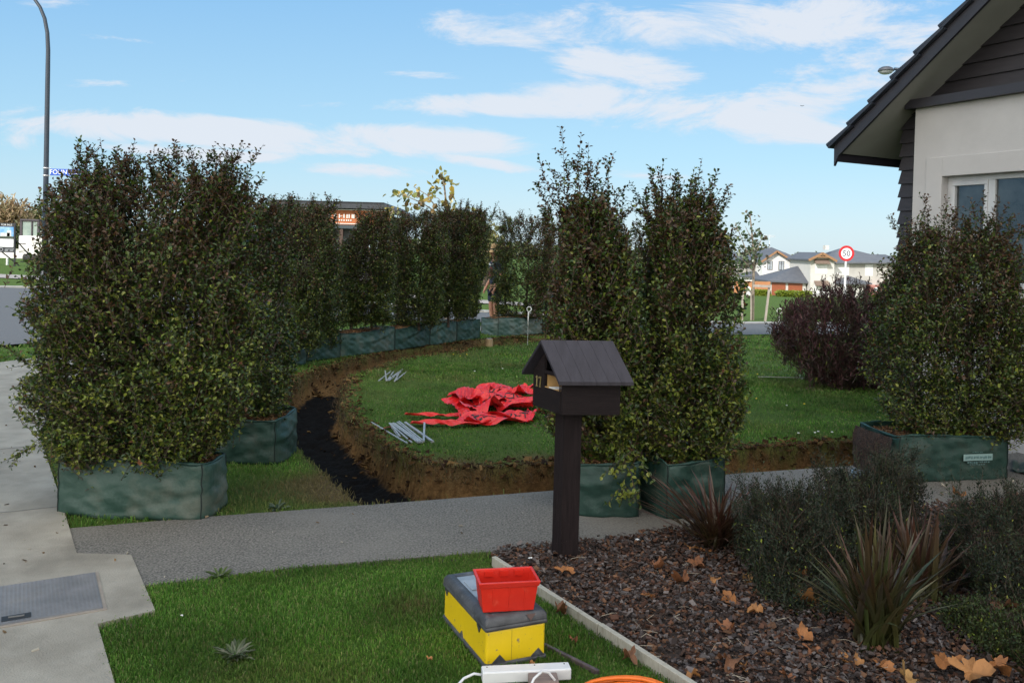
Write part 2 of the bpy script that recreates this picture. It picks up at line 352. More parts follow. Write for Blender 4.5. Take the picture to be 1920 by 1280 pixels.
def build_ground():
    xs = axis([(-6, -3.3, .12), (-3.3, 3.4, .032), (3.4, 6, .08), (6, 40, .7)], -1500, 1500)
    ys = axis([(-6, 3, .5), (3, 4.9, .12), (4.9, 10.0, .032), (10, 16.4, .05), (16.4, 45, .6)], -400, 2500)
    X, Y = np.meshgrid(xs, ys); x = X.ravel(); y = Y.ravel()
    z = terrain(x, y)
    near = (np.abs(x) < 8) & (y < 24) & (y > 0)
    z = z + np.where(near, 0.012 * vnoise(x, y, 3, 4, 1.6), 0)
    ins = inpoly(x, y, TRENCH); d = np.full(x.shape, 9.0)
    box = (x > -3.4) & (x < 6.2) & (y > 4.6) & (y < 17)
    d[box] = polydist(x[box], y[box], TRENCH); sd = np.where(ins, d, -d)
    rag = 0.035 * vnoise(x, y, 9, 4, 7.0) + 0.03 * vnoise(x, y, 5, 2, 2.2)
    # the bank on the path side is cut sharp, the lawn side crumbles
    dp = polydist(x, y, PATH, True); rag = np.where(dp < 0.1, 0.0, rag)
    e = sd + rag
    deep = sstep(-0.005, 0.05, e) * 0.29 + sstep(0.05, 0.2, e) * 0.04
    rough = sstep(-.01, .05, e) * (0.045 * vnoise(x, y, 21, 5, 9.0) + 0.022 * vnoise(x, y, 31, 3, 28.0))
    z = np.where(box, z - deep + rough, z)
    # turned clods lie along the lip
    lip = np.exp(-((e + 0.05) / 0.05) ** 2) * box * (dp > 0.15)
    z = z + lip * (0.006 + 0.014 * vnoise(x, y, 41, 3, 12.0))
    hard = inpoly(x, y, PATH) | inpoly(x, y, FOOT) | inpoly(x, y, NOTCH) | inpoly(x, y, ROAD) | (inpoly(x, y, MULCH))
    z = z - np.where(hard & ~(ins & (e > 0.0)), 0.05, 0)
    soil = sstep(-0.018, 0.018, e + 0.025 * vnoise(x, y, 61, 3, 10)) * box
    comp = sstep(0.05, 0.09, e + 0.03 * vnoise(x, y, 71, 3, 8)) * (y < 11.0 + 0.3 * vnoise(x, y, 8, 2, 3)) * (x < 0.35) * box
    dry = np.zeros(x.shape)
    for (px, py, r) in ((600, 907, .26), (640, 930, .2), (680, 690, .22), (840, 660, .35), (1010, 862, .2), (850, 872, .3), (1060, 636, .3), (780, 1135, .13), (640, 925, .12), (880, 640, .4), (1020, 630, .4)):
        g = G(px, py); dry += np.exp(-(((x - g.x) ** 2 + (y - g.y) ** 2) / r ** 2))
    dry = np.clip(dry + 0.4 * np.exp(-((e + 0.02) / 0.035) ** 2) * box, 0, 1)
    nx, ny = len(xs), len(ys)
    i = np.arange(nx - 1); j = np.arange(ny - 1); I, J = np.meshgrid(i, j)
    a = (J * nx + I).ravel(); F = np.stack([a, a + 1, a + 1 + nx, a + nx], 1)
    mt = bpy.data.materials.new('ground'); mt.use_nodes = True; nt = mt.node_tree; N = nt.nodes; L = nt.links; b = N['Principled BSDF']
    b.inputs['Roughness'].default_value = 0.95; b.inputs['Specular IOR Level'].default_value = 0.15
    tc = N.new('ShaderNodeTexCoord'); ma = N.new('ShaderNodeAttribute'); ma.attribute_name = 'tint'
    sp = N.new('ShaderNodeSeparateColor'); L.new(ma.outputs['Color'], sp.inputs[0])
    def noise(s, dt=6, r=0.6):
        n = N.new('ShaderNodeTexNoise'); n.inputs['Scale'].default_value = s; n.inputs['Detail'].default_value = dt; n.inputs['Roughness'].default_value = r
        L.new(tc.outputs['Object'], n.inputs['Vector']); return n.outputs['Fac']
    def ramp(f, *st):
        r = N.new('ShaderNodeValToRGB'); el = r.color_ramp.elements
        while len(el) < len(st): el.new(0.5)
        for k, (p, c) in enumerate(st): el[k].position = p; el[k].color = rgba(c)
        L.new(f, r.inputs[0]); return r.outputs[0]
    def mix(f, c1, c2):
        q = N.new('ShaderNodeMix'); q.data_type = 'RGBA'
        if isinstance(f, float): q.inputs[0].default_value = f
        else: L.new(f, q.inputs[0])
        L.new(c1, q.inputs[6]); L.new(c2, q.inputs[7]); return q.outputs[2]
    grass = mix(noise(0.7, 5), ramp(noise(55, 6, 0.75), (0.3, (.032, .062, .012)), (0.55, (.060, .110, .018)), (0.75, (.11, .145, .035))),
                ramp(noise(38, 6, 0.75), (0.3, (.045, .075, .014)), (0.6, (.085, .130, .024)), (0.8, (.15, .15, .05))))
    drycol = ramp(noise(60, 6, 0.7), (0.3, (.060, .040, .018)), (0.55, (.14, .10, .045)), (0.75, (.22, .17, .085)))
    soilc = mix(noise(3.0, 4), ramp(noise(22, 8, 0.7), (0.3, (.040, .022, .011)), (0.52, (.12, .066, .028)), (0.75, (.21, .13, .06))),
                ramp(noise(30, 8, 0.7), (0.3, (.070, .038, .015)), (0.52, (.205, .115, .042)), (0.72, (.32, .20, .085))))
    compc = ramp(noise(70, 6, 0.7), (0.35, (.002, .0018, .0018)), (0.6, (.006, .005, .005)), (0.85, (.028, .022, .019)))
    px3 = N.new('ShaderNodeSeparateXYZ'); L.new(tc.outputs['Object'], px3.inputs[0])
    lay = N.new('ShaderNodeMapRange'); lay.inputs['From Min'].default_value = -.24; lay.inputs['From Max'].default_value = -.07; lay.inputs['To Min'].default_value = 0.0; lay.inputs['To Max'].default_value = 0.5; L.new(px3.outputs[2], lay.inputs['Value'])
    soilc = mix(lay.outputs[0], soilc, ramp(noise(26, 8, 0.75), (0.3, (.022, .013, .008)), (0.55, (.070, .040, .020)), (0.78, (.13, .085, .045))))   # dark topsoil over clay
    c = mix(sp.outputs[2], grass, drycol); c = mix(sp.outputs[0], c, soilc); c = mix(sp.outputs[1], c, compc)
    L.new(c, b.inputs['Base Color'])
    bp = N.new('ShaderNodeBump'); bp.inputs['Strength'].default_value = 1.0; bp.inputs['Distance'].default_value = 0.022
    L.new(noise(45, 7, 0.7), bp.inputs['Height']); L.new(bp.outputs[0], b.inputs['Normal'])
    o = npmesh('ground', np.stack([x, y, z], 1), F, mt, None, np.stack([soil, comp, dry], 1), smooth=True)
    tag(o, 'green lawn with a curved trench dug through it', kind='structure')
    return o
build_ground()

def resample(pl, n):
    p = np.array(pl, float); s = np.r_[0, np.cumsum(np.hypot(*(p[1:] - p[:-1]).T))]
    t = np.linspace(0, s[-1], n); return np.stack([np.interp(t, s, p[:, 0]), np.interp(t, s, p[:, 1])], 1)
def band(name, A, B, n, m_, h, mat, label=None, skirt=0.0):
    """a sheet between two polylines, draped on the land"""
    a = resample(A, n); b = resample(B, n); V = []; F = []
    for i in range(n):
        for j in range(m_ + 1):
            p = a[i] * (1 - j / m_) + b[i] * (j / m_); V.append((p[0], p[1], tz(p[0], p[1]) + h))
    for i in range(n - 1):
        for j in range(m_): k = i * (m_ + 1) + j; F.append((k, k + m_ + 1, k + m_ + 2, k + 1))
    if skirt:
        for j in (0, m_):
            o = len(V)
            for i in range(n): v = V[i * (m_ + 1) + j]; V.append((v[0], v[1], v[2] - skirt))
            for i in range(n - 1): F.append((i * (m_ + 1) + j, (i + 1) * (m_ + 1) + j, o + i + 1, o + i))
        for i in (0, n - 1):
            o = len(V)
            for j in range(m_ + 1): v = V[i * (m_ + 1) + j]; V.append((v[0], v[1], v[2] - skirt))
            for j in range(m_): F.append((i * (m_ + 1) + j, i * (m_ + 1) + j + 1, o + j + 1, o + j))
    o = npmesh(name, V, F, mat); bm = bmesh.new(); bm.from_mesh(o.data); bmesh.ops.recalc_face_normals(bm, faces=bm.faces); bm.to_mesh(o.data); bm.free()
    return tag(o, label, kind='structure')
MT_CONC = M('concrete', (.245, .222, .185), (.345, .316, .268), 2.2, .9, .5, 150, c3=(.135, .120, .098), s3=1.9, l3=.48, h3=.82)
MT_ASPH = M('asphalt_path', (.062, .057, .051), (.240, .224, .202), 85, .9, .6, 130, lo=.36, hi=.70, c3=(.19, .175, .155), s3=1.1, l3=.46, h3=.8)
MT_ROAD = M('road_seal', (.066, .068, .074), (.095, .098, .104), 40, .85, .3, 200, c3=(.085, .082, .08), s3=.25)
MT_KERB = M('kerb_concrete', (.27, .26, .245), (.34, .33, .31), 2.0, .85, .1, 60)
MT_PALE = M('pale_path', (.24, .215, .20), (.31, .28, .26), 1.0, .9)
pf = resample(PATH_FAR, 60); pn = resample(PATH_NEAR[2:], 60)
def poly_sheet(name, poly, h, skirt, mat, label):
    mb = MB(); mb.prism([(p[0], p[1], tz(p[0], p[1]) + h - skirt) for p in poly], (0, 0, skirt)); o = mb.build(name, mat)
    bm = bmesh.new(); bm.from_mesh(o.data); bmesh.ops.recalc_face_normals(bm, faces=bm.faces); bmesh.ops.triangulate(bm, faces=[f for f in bm.faces if len(f.verts) > 4]); bm.to_mesh(o.data); bm.free()
    return tag(o, label, kind='structure')
poly_sheet('asphalt_path', PATH, 0.010, 0.08, MT_ASPH, 'grey asphalt path crossing in front of the trench')
fi = [FOOT_IN[0], FOOT_IN[1], FOOT_IN[3], FOOT_IN[4], FOOT_IN[5]]
band('footpath', FOOT_IN, FOOT_OUT, 70, 3, 0.016, MT_CONC, 'pale concrete footpath curving round the corner', .08)
poly_sheet('footpath_apron', NOTCH, 0.0165, 0.08, MT_CONC, 'concrete apron beside the inspection cover')
# tooled joints across the footpath
mj = MB()
for s in (-0.9, 0.75, 2.35, 4.1):
    a = fp(s, 0.0); b = fp(s + 0.1, 2.2); mj.bar((a[0], a[1], .0145), (b[0], b[1], .0145), .012, .008)
a = NOTCH[1]; b = fp(0.95, 0.4)
tag(mj.build('footpath_joint', M('joint_dirt', (.16, .15, .13))), 'tooled joints across the concrete footpath', kind='structure')
band('road', ROAD_NEAR, ROAD_FAR, 90, 8, 0.02, MT_ROAD, 'grey sealed road behind the hedge')
def offset(pl, w):
    p = resample(pl, 80); d = np.gradient(p, axis=0); d /= np.hypot(d[:, 0], d[:, 1])[:, None]; return p + np.stack([-d[:, 1], d[:, 0]], 1) * w
band('kerb', ROAD_FAR, offset(ROAD_FAR, .55), 80, 2, 0.05, MT_KERB, 'pale concrete kerb on the far side of the road', .1)
band('verge_path', offset(ROAD_FAR, 4.4)[6:40], offset(ROAD_FAR, 6.6)[6:40], 40, 2, 0.03, MT_PALE, 'pale footpath beyond the far kerb')
band('verge_path', offset(ROAD_FAR, .6)[52:], offset(ROAD_FAR, 1.7)[52:], 40, 2, 0.03, MT_PALE, 'pinkish paved strip along the far kerb')

# ---------------------------------------------------------------- bark mulch bed
def in_any_hard(x, y): return inpoly(x, y, PATH) | inpoly(x, y, FOOT) | inpoly(x, y, NOTCH) | inpoly(x, y, ROAD) | inpoly(x, y, MULCH)
MT_MULCHBASE = M('mulch_base', (.020, .012, .009), (.055, .036, .028), 40, .95, .8, 60)
band('mulch_bed', [(EDGE_C.x, EDGE_C.y), (EDGE_A.x, EDGE_A.y), ] , [(5.0, 1.2), (5.2, 5.6)], 24, 20, -0.02, MT_MULCHBASE, 'bark mulch garden bed')
poly_sheet('mulch_bed', MULCH, 0.004, 0.03, MT_MULCHBASE, 'dark soil under the bark mulch')
bpy.data.objects.remove(bpy.data.objects['mulch_bed'])
for o in bpy.data.objects:
    if o.name.startswith('mulch_bed'): o.name = 'mulch_bed'
def chips(n, x, y, z, smin, smax, pal, seed):
    r = np.random.default_rng(seed); s = r.uniform(smin, smax, n) * np.where(r.random(n) < .12, 1.5, 1)
    hx = s * r.uniform(.7, 1.3, n) / 2; hy = s * r.uniform(.35, .9, n) / 2; hz = s * r.uniform(.12, .35, n) / 2
    C = np.array([[a, b, c] for a in (-1, 1) for b in (-1, 1) for c in (-1, 1)], float)
    V = C[None] * np.stack([hx, hy, hz], 1)[:, None, :]
    V = V * r.uniform(.55, 1.15, (n, 8, 1))
    yaw = r.uniform(0, 6.28, n); pit = r.normal(0, .42, n); rol = r.normal(0, .42, n)
    cy, sy, cp, sp_, cr, sr = np.cos(yaw), np.sin(yaw), np.cos(pit), np.sin(pit), np.cos(rol), np.sin(rol)
    Rm = np.stack([np.stack([cy * cp, cy * sp_ * sr - sy * cr, cy * sp_ * cr + sy * sr], 1), np.stack([sy * cp, sy * sp_ * sr + cy * cr, sy * sp_ * cr - cy * sr], 1), np.stack([-sp_, cp * sr, cp * cr], 1)], 1)
    V = np.einsum('nij,nkj->nki', Rm, V) + np.stack([x, y, z], 1)[:, None, :]
    f = np.array([(0, 1, 3, 2), (4, 6, 7, 5), (0, 4, 5, 1), (2, 3, 7, 6), (0, 2, 6, 4), (1, 5, 7, 3)])
    F = (f[None] + (np.arange(n) * 8)[:, None, None]).reshape(-1, 4)
    pal = np.array(pal); ci = r.integers(0, len(pal), n); col = pal[ci] * r.uniform(.6, 1.35, (n, 1))
    return V.reshape(-1, 3), F, np.repeat(col, 8, 0)
BARK = [(.065, .030, .019), (.095, .042, .024), (.045, .027, .021), (.080, .064, .060), (.125, .105, .100), (.060, .047, .045), (.130, .064, .034), (.036, .023, .018), (.075, .044, .034), (.100, .084, .082)]
MT_BARK = M_tint('bark_chips', .8, 0, .3)
r = np.random.default_rng(5); n = 90000
x = r.uniform(-0.2, 4.4, n); y = r.uniform(2.6, 6.6, n); k = inpoly(x, y, MULCH) & (np.abs(x / np.maximum(y, .1)) < .72)
x, y = x[k], y[k]; z = 0.012 + r.random(len(x)) * .03 + 0.018 * vnoise(x, y, 77, 3, 3)
V, F, T = chips(len(x), x, y, z, .009, .026, BARK, 6)
tag(npmesh('bark_mulch', V, F, MT_BARK, None, T), 'reddish brown and grey bark chips covering the garden bed', kind='stuff')
# pale straws and twigs lying in the bark
mb = MB()
for i in range(70):
    a = G(r.uniform(1010, 1640), r.uniform(1045, 1275), .04); t = r.uniform(0, 6.28); l = r.uniform(.012, .06); k1 = r.uniform(-.6, .6)
    if not inpoly(np.array([a.x]), np.array([a.y]), MULCH)[0]: continue
    mb.tube([a, a + Vector((math.cos(t) * l, math.sin(t) * l, r.uniform(-.005, .010))), a + Vector((math.cos(t + k1) * 1.7 * l, math.sin(t + k1) * 1.7 * l, r.uniform(-.015, .006)))], r.uniform(.0006, .0016), 4)
tag(mb.build('dry_straw', M('straw', (.36, .31, .24), (.24, .2, .15), 30)), 'pale dry straws and twigs scattered in the bark', kind='stuff')

# ---------------------------------------------------------------- grass
def blades(x, y, h, w, pal, seed, lean=.5, mixk=None):
    r = np.random.default_rng(seed); n = len(x); a = r.uniform(0, 6.28, n); b = r.uniform(0, 6.28, n)
    hh = h * r.uniform(.55, 1.25, n); ww = w * r.uniform(.7, 1.3, n); ln = hh * np.abs(r.normal(0, lean, n))
    z0 = terrain(x, y) - .004
    dx, dy = np.cos(a) * ww / 2, np.sin(a) * ww / 2; ox, oy = np.cos(b) * ln, np.sin(b) * ln
    V = np.stack([np.stack([x - dx, y - dy, z0], 1), np.stack([x + dx, y + dy, z0], 1),
                  np.stack([x + dx * .75 + ox * .4, y + dy * .75 + oy * .4, z0 + hh * .6], 1), np.stack([x - dx * .75 + ox * .4, y - dy * .75 + oy * .4, z0 + hh * .6], 1),
                  np.stack([x + ox, y + oy, z0 + hh * .95], 1)], 1)
    base = np.arange(n) * 5
    F = np.concatenate([np.stack([base, base + 1, base + 2, base + 3], 1), np.stack([base + 3, base + 2, base + 4, base + 4], 1)])
    pal = np.array(pal); col = pal[r.integers(0, len(pal), n)] * r.uniform(.7, 1.3, (n, 1))
    fld = .95 + .45 * vnoise(x, y, 51, 3, 1.3) + .40 * vnoise(x, y, 52, 2, 4.0); yl = np.clip(vnoise(x, y, 53, 3, 1.7) * 1.3, 0, .6)[:, None]
    col = (col * (1 - yl) + col * np.array([1.25, 1.08, .9]) * yl) * np.clip(fld, .5, 1.5)[:, None]
    if mixk is not None: col = col * (1 - mixk[:, None]) + np.array([.16, .125, .055]) * r.uniform(.6, 1.3, (n, 1)) * mixk[:, None]
    T = np.repeat(col, 5, 0)
    return V.reshape(-1, 3), F, T
def trimesh_merge(parts):
    Vs, Fs, Ts = [], [], []; o = 0
    for V, F, T in parts: Vs.append(V); Fs.append(F + o); Ts.append(T); o += len(V)
    return np.concatenate(Vs), np.concatenate(Fs), np.concatenate(Ts)
GREENS = [(.066, .165, .022), (.086, .205, .025), (.112, .232, .036), (.056, .142, .020), (.140, .238, .048), (.080, .180, .032), (.19, .21, .08)]
MT_GRASS = M_tint('grass_blade', .55, .35, .3)
def scatter(n, x0, x1, y0, y1, seed):
    r = np.random.default_rng(seed); x = r.uniform(x0, x1, n); y = r.uniform(y0, y1, n); k = np.abs(x) < y * .66 + .2; x, y = x[k], y[k]
    k = ~in_any_hard(x + r.normal(0, .014, len(x)), y + r.normal(0, .014, len(x))); x, y = x[k], y[k]
    b = (y > 4.6) & (y < 17); e = np.full(x.shape, -9.0)
    e[b] = np.where(inpoly(x[b], y[b], TRENCH), 1, -1) * polydist(x[b], y[b], TRENCH)
    k = e < .0 + .016 * r.normal(size=len(x)); return x[k], y[k], e[k]
def dryness(x, y, e):
    v = np.clip(vnoise(x, y, 14, 3, 1.3) * 1.2, 0, .5) + .6 * np.exp(-((e + .0) / .045) ** 2)
    for (px, py, rr) in ((600, 907, .3), (640, 930, .2), (1010, 862, .2), (780, 1135, .12), (850, 872, .25), (700, 685, .3), (950, 645, .5), (1020, 630, .5)):
        g = G(px, py); v = v + np.exp(-(((x - g.x) ** 2 + (y - g.y) ** 2) / rr ** 2))
    return np.clip(v, 0, .95) 
parts = []
x, y, e = scatter(190000, -2.0, 1.0, 2.7, 5.0, 1); tall = np.clip(1 + .6 * vnoise(x, y, 2, 3, 2.5), .5, 1.7)
parts.append(blades(x, y, .034 * tall, .0036, GREENS, 2, .6, dryness(x, y, e) * np.random.default_rng(1).random(len(x))))
x, y, e = scatter(60000, -3.2, 0.1, 4.5, 9.5, 3); k = inpoly(x, y, INNER + [(3, 12)]) ; x, y, e = x[~k], y[~k], e[~k]
parts.append(blades(x, y, .05, .005, GREENS, 4, .7, dryness(x, y, e)))
x, y, e = scatter(150000, -2.6, 6.5, 6.0, 12.5, 5)
parts.append(blades(x, y, .034 * np.clip(1 + .5 * vnoise(x, y, 2, 3, 1.5), .5, 1.6), .0075, GREENS, 6, .8, dryness(x, y, e) * .8))
x, y, e = scatter(110000, -8.5, 12, 10.5, 22.5, 7)
parts.append(blades(x, y, .05, .016, GREENS, 8, .8, dryness(x, y, e) * .6))
V, F, T = trimesh_merge(parts)
tag(npmesh('lawn_grass', V, F, MT_GRASS, None, T), 'short green lawn grass, straw coloured in patches', kind='stuff')
# brown roots and dead grass hanging on the cut banks
r = np.random.default_rng(31); xs_, ys_ = [], []
ring = resample(OUTER, 3000)[:1700]; ring2 = resample(INNER, 3000)[300:]
q = np.concatenate([ring, ring2]); q = q[r.integers(0, len(q), 16000)] + r.normal(0, .045, (16000, 2)); q = q[~((q[:, 1] < 9.2) & (q[:, 0] < -.6) & (polydist(q[:, 0], q[:, 1], OUTER, False) < .2) & (r.random(16000) < .85))]
V, F, T = blades(q[:, 0], q[:, 1], .045, .006, [(.10, .065, .03), (.06, .036, .018), (.13, .09, .045), (.05, .055, .02)], 32, 1.3)
V[:, 2] -= np.repeat(r.uniform(0, .12, len(q)) * np.where(inpoly(q[:, 0], q[:, 1], TRENCH), 1, .1), 5)
tag(npmesh('dead_grass', V, F, MT_GRASS, None, T), 'brown dead grass and roots along the trench lip', kind='stuff')
# loose soil crumbs in and beside the trench
q = np.concatenate([resample(OUTER, 2000)[:1200], resample(INNER, 2000)[200:]]); q = q[r.integers(0, len(q), 9000)] + r.normal(0, .09, (9000, 2))
kk = ~(inpoly(q[:, 0], q[:, 1], PATH)); q = q[kk]
ee = np.where(inpoly(q[:, 0], q[:, 1], TRENCH), 1, -1) * polydist(q[:, 0], q[:, 1], TRENCH)
kk = ~((ee > .07) & (q[:, 1] < 10.8) & (q[:, 0] < -.2) & (r.random(len(q)) < .9)); q, ee = q[kk], ee[kk]
zz = terrain(q[:, 0], q[:, 1]) - sstep(0, .05, ee) * .29 - sstep(.05, .2, ee) * .04 + .005
V, F, T = chips(len(q), q[:, 0], q[:, 1], zz, .008, .055, [(.05, .027, .012), (.09, .05, .02), (.14, .085, .035), (.03, .016, .009)], 33)
tag(npmesh('soil_crumbs', V, F, M_tint('soil_crumb', .95, 0, .1), None, T), 'loose brown soil crumbs along the trench', kind='stuff')
# flat daisies and dandelions in the lawn
mb = MB()
for (px, py, c) in [(875, 668, 1), (863, 671, 1), (850, 668, 1), (1418, 752, 1), (1402, 753, 1), (1398, 750, 1), (1500, 708, 0), (1512, 712, 0), (1504, 714, 0), (1497, 818, 0), (1534, 815, 0), (1560, 816, 0), (1528, 817, 0), (1508, 762, 1),
                    (890, 700, 0), (942, 695, 0), (1475, 765, 0), (1420, 705, 1), (1050, 688, 1)]:
    g = G(px, py); mb.cur = c; mb.lathe([(.0005, .030), (.009, .028), (.012, .034), (.005, .038), (.0005, .038)], g, 8)
tag(mb.build('lawn_flowers', [M('daisy_white', (.75, .75, .7)), M('dandelion', (.75, .55, .03))]), 'white daisies and yellow dandelions dotted over the lawn', kind='stuff')

# small dry leaf bits blown over the hard paths
r = np.random.default_rng(91); n = 900; x = r.uniform(-5, 4, n); y = r.uniform(2.8, 8, n); k = (inpoly(x, y, PATH) | inpoly(x, y, FOOT) | inpoly(x, y, NOTCH)) & (np.abs(x) < .63 * y); x, y = x[k], y[k]; k = r.random(len(x)) < .42; x, y = x[k], y[k]
V, F, T = chips(len(x), x, y, np.full(len(x), .0185), .006, .024, [(.10, .06, .03), (.16, .10, .05), (.05, .035, .025), (.22, .16, .10), (.30, .27, .22)], 92)
tag(npmesh('leaf_litter', V, F, MT_BARK, None, T), 'small dry leaf bits and crumbs blown over the paths', kind='stuff')
# ================================================================ HEDGE PLANTS AND BAGS
def leaf_mesh(P, D, Nn, Ln, Wd, fold=.18):
    S = np.cross(D, Nn); S /= np.linalg.norm(S, axis=1)[:, None] + 1e-9; Nn = np.cross(S, D)
    l = Ln[:, None]; w = Wd[:, None]
    V = np.stack([P, P + D * l * .32 + S * w * .5 + Nn * w * fold, P + D * l * .72 + S * w * .42 + Nn * w * fold, P + D * l - Nn * l * .08,
                  P + D * l * .72 - S * w * .42 + Nn * w * fold, P + D * l * .32 - S * w * .5 + Nn * w * fold], 1)
    b = np.arange(len(P)) * 6
    F = np.concatenate([np.stack([b, b + 1, b + 2, b + 3], 1), np.stack([b, b + 3, b + 4, b + 5], 1)])
    return V.reshape(-1, 3), F
def unit(v): return v / (np.linalg.norm(v, axis=-1, keepdims=True) + 1e-9)
def twig_mesh(A, B, ra, rb):
    """thin three-sided twigs from A to B"""
    d = unit(B - A); u = np.where(np.abs(d[:, 2:3]) < .9, np.array([[0, 0, 1.0]]), np.array([[1.0, 0, 0]])); x = unit(np.cross(d, u)); y = np.cross(d, x)
    V = []
    for P, rr in ((A, ra), (B, rb)):
        for k in range(3): a = 2.0944 * k; V.append(P + (x * math.cos(a) + y * math.sin(a)) * rr)
    V = np.stack(V, 1); b = np.arange(len(A)) * 6
    F = np.concatenate([np.stack([b + k, b + (k + 1) % 3, b + 3 + (k + 1) % 3, b + 3 + k], 1) for k in range(3)])
    return V.reshape(-1, 3), F
MT_LEAF = M_tint('hedge_leaf', .36, .25, .5)
MT_TWIG = M('twig_bark', (.035, .020, .014), (.075, .048, .034), 30, .8)
MT_TRUNK = M('stem_bark', (.045, .030, .022), (.10, .075, .055), 25, .85, .4, 60)
LEAFPAL = np.array([(.030, .062, .011), (.042, .080, .013), (.062, .100, .015), (.024, .048, .013), (.084, .120, .019), (.048, .070, .017)])
BRIGHT = np.array([(.20, .235, .03), (.17, .22, .032), (.25, .265, .055)])
RUSTY = np.array([(.090, .048, .024), (.12, .056, .026), (.066, .036, .022), (.10, .070, .028)])
def hedge_plant(name, label, prof, depth, n_twig, base, leaf=(.034, .020), shoots=(), stems=2, seed=1, rust=.25, brown_side=0, bright=.22, per=9, group=None, rotz=0.0, upbias=.75, twl=(.10, .24), gap=0.0, stem_x=None, pal=None, cat='hedge plant', along=.62, mat=None, trunk_r=.024, noise=.32, twig_r=.0022):
    """prof: rows of (height, left, right) about the base; grown as twigs carrying alternate leaves"""
    r = np.random.default_rng(seed); pr = np.array(prof, float); zs, xl, xr = pr[:, 0], pr[:, 1], pr[:, 2]
    # choose heights by the local width
    zz = np.linspace(zs[0], zs[-1], 400); wd = np.interp(zz, zs, xr - xl) + .12; cdf = np.cumsum(wd); cdf /= cdf[-1]
    z = np.interp(r.random(n_twig), cdf, zz)
    # most twigs spring in tufts from the same branch end, which leaves dark hollows between
    nc = max(10, n_twig // 17); cid = r.integers(0, nc, n_twig); tuft = r.random(n_twig) < .58; zc = np.interp(r.random(nc), cdf, zz); thc = r.uniform(0, 2 * np.pi, nc); rc = 1 - np.minimum(r.exponential(.16, nc), .8); rc = np.where(r.random(nc) < .10, rc + .06, rc)
    z = np.where(tuft, np.clip(zc[cid] + r.normal(0, .045, n_twig), zs[0], zs[-1]), z); L_, R_ = np.interp(z, zs, xl), np.interp(z, zs, xr); hw = (R_ - L_) / 2; xc = (R_ + L_) / 2
    th = np.where(tuft, thc[cid] + r.normal(0, .045, n_twig) / np.maximum(hw, .12), r.uniform(0, 2 * np.pi, n_twig)); ct, st = np.cos(th), np.sin(th); ex = .62
    cx = np.sign(ct) * np.abs(ct) ** ex; sy = np.sign(st) * np.abs(st) ** ex
    rad = np.where(tuft, rc[cid] + r.normal(0, .05, n_twig), 1 - np.minimum(r.exponential(.24, n_twig), .95))
    lump = 1 + .13 * np.sin(3 * th + 4.1 * z + seed) * np.sin(5.3 * z + 1.7 * seed) + .09 * np.sin(7 * th - 9 * z + 2 * seed)
    tap = np.clip(.45 + .75 * np.sin(np.clip((z - zs[0]) / (zs[-1] - zs[0]), 0, 1) * np.pi) ** .5, .3, 1.15)
    T = np.stack([xc + hw * cx * rad * np.clip(lump, .7, 1.12), depth * tap * sy * rad * lump, z], 1)
    if gap > 0:                                         # thin places where the light comes through
        g = np.sin(T[:, 0] * 9 + seed) + np.sin(T[:, 2] * 7 + 2.3 * seed) + np.sin(T[:, 0] * 5 - T[:, 2] * 6)
        keep = (g < 1.5 - gap) | (r.random(n_twig) < .35); T, th, z, rad = T[keep], th[keep], z[keep], rad[keep]
    n = len(T); out = np.stack([np.cos(th), np.sin(th) * .8, np.zeros(n)], 1)
    topf = np.clip((z - zs[0]) / (zs[-1] - zs[0]), 0, 1)
    D = unit(out * (.85 - .45 * topf[:, None]) + np.array([0, 0, 1.0]) * (upbias * (.35 + .9 * topf[:, None])) + r.normal(0, noise, (n, 3)))
    tl = r.uniform(twl[0], twl[1], n); A = T - D * tl[:, None]
    # tall shoots: x, y, z of the foot, and the tip
    SA, SB = [], []
    for (x0, z0, x1, z1) in shoots:
        y0 = r.uniform(-.3, .3) * depth; SA.append((x0, y0, z0)); SB.append((x1, y0 + r.normal(0, .05), z1))
    groups = [(A, T, per, 1.0)]
    segs = [(A, T)]
    if SA:
        SA, SB = np.array(SA), np.array(SB); segs.append((SA, SB)); groups.append((SA, SB, max(14, int(per * 2.9)), .85))
        # side twigs on the shoots
        k = 7; f = r.uniform(.02, .82, (len(SA), k, 1)); Q = (SA[:, None] + (SB - SA)[:, None] * f).reshape(-1, 3)
        dd = unit(np.repeat(unit(SB - SA), k, 0) * .9 + r.normal(0, .42, Q.shape)); E = Q + dd * r.uniform(.05, .14, (len(Q), 1)); segs.append((Q, E)); groups.append((Q, E, 6, .85))
    LP, LD, LN, LL, LC = [], [], [], [], []
    for (a, b, k, sc_) in groups:
        m_ = len(a); f = (np.arange(k) + .5)[None, :] / k; f = np.clip(f + r.normal(0, .03, (m_, k)), .05, 1.0)
        d = unit(b - a); P = a[:, None] + (b - a)[:, None] * f[..., None]
        u = unit(np.cross(d, r.normal(0, 1, (m_, 3)))); w = np.cross(d, u)
        ang = np.arange(k)[None, :] * 2.4 + r.uniform(0, 6.28, (m_, 1)); rd = u[:, None] * np.cos(ang)[..., None] + w[:, None] * np.sin(ang)[..., None]
        ld = unit(rd * .8 + d[:, None] * along + r.normal(0, .18, rd.shape)); ln = unit(d[:, None] * .7 + np.array([0, 0, .5]) + r.normal(0, .35, rd.shape))
        P = P + rd * .004; hh = np.clip((P[..., 2] - zs[0]) / (zs[-1] - zs[0]), 0, 1.15)
        sz = leaf[0] * sc_ * r.uniform(.6, 1.2, (m_, k))
        PL = LEAFPAL if pal is None else np.array(pal)
        tc_ = PL[r.integers(0, len(PL), m_)][:, None, :] * r.uniform(.7, 1.3, (m_, k, 1))
        prb = rust * (.10 + 1.5 * hh ** 2.4)
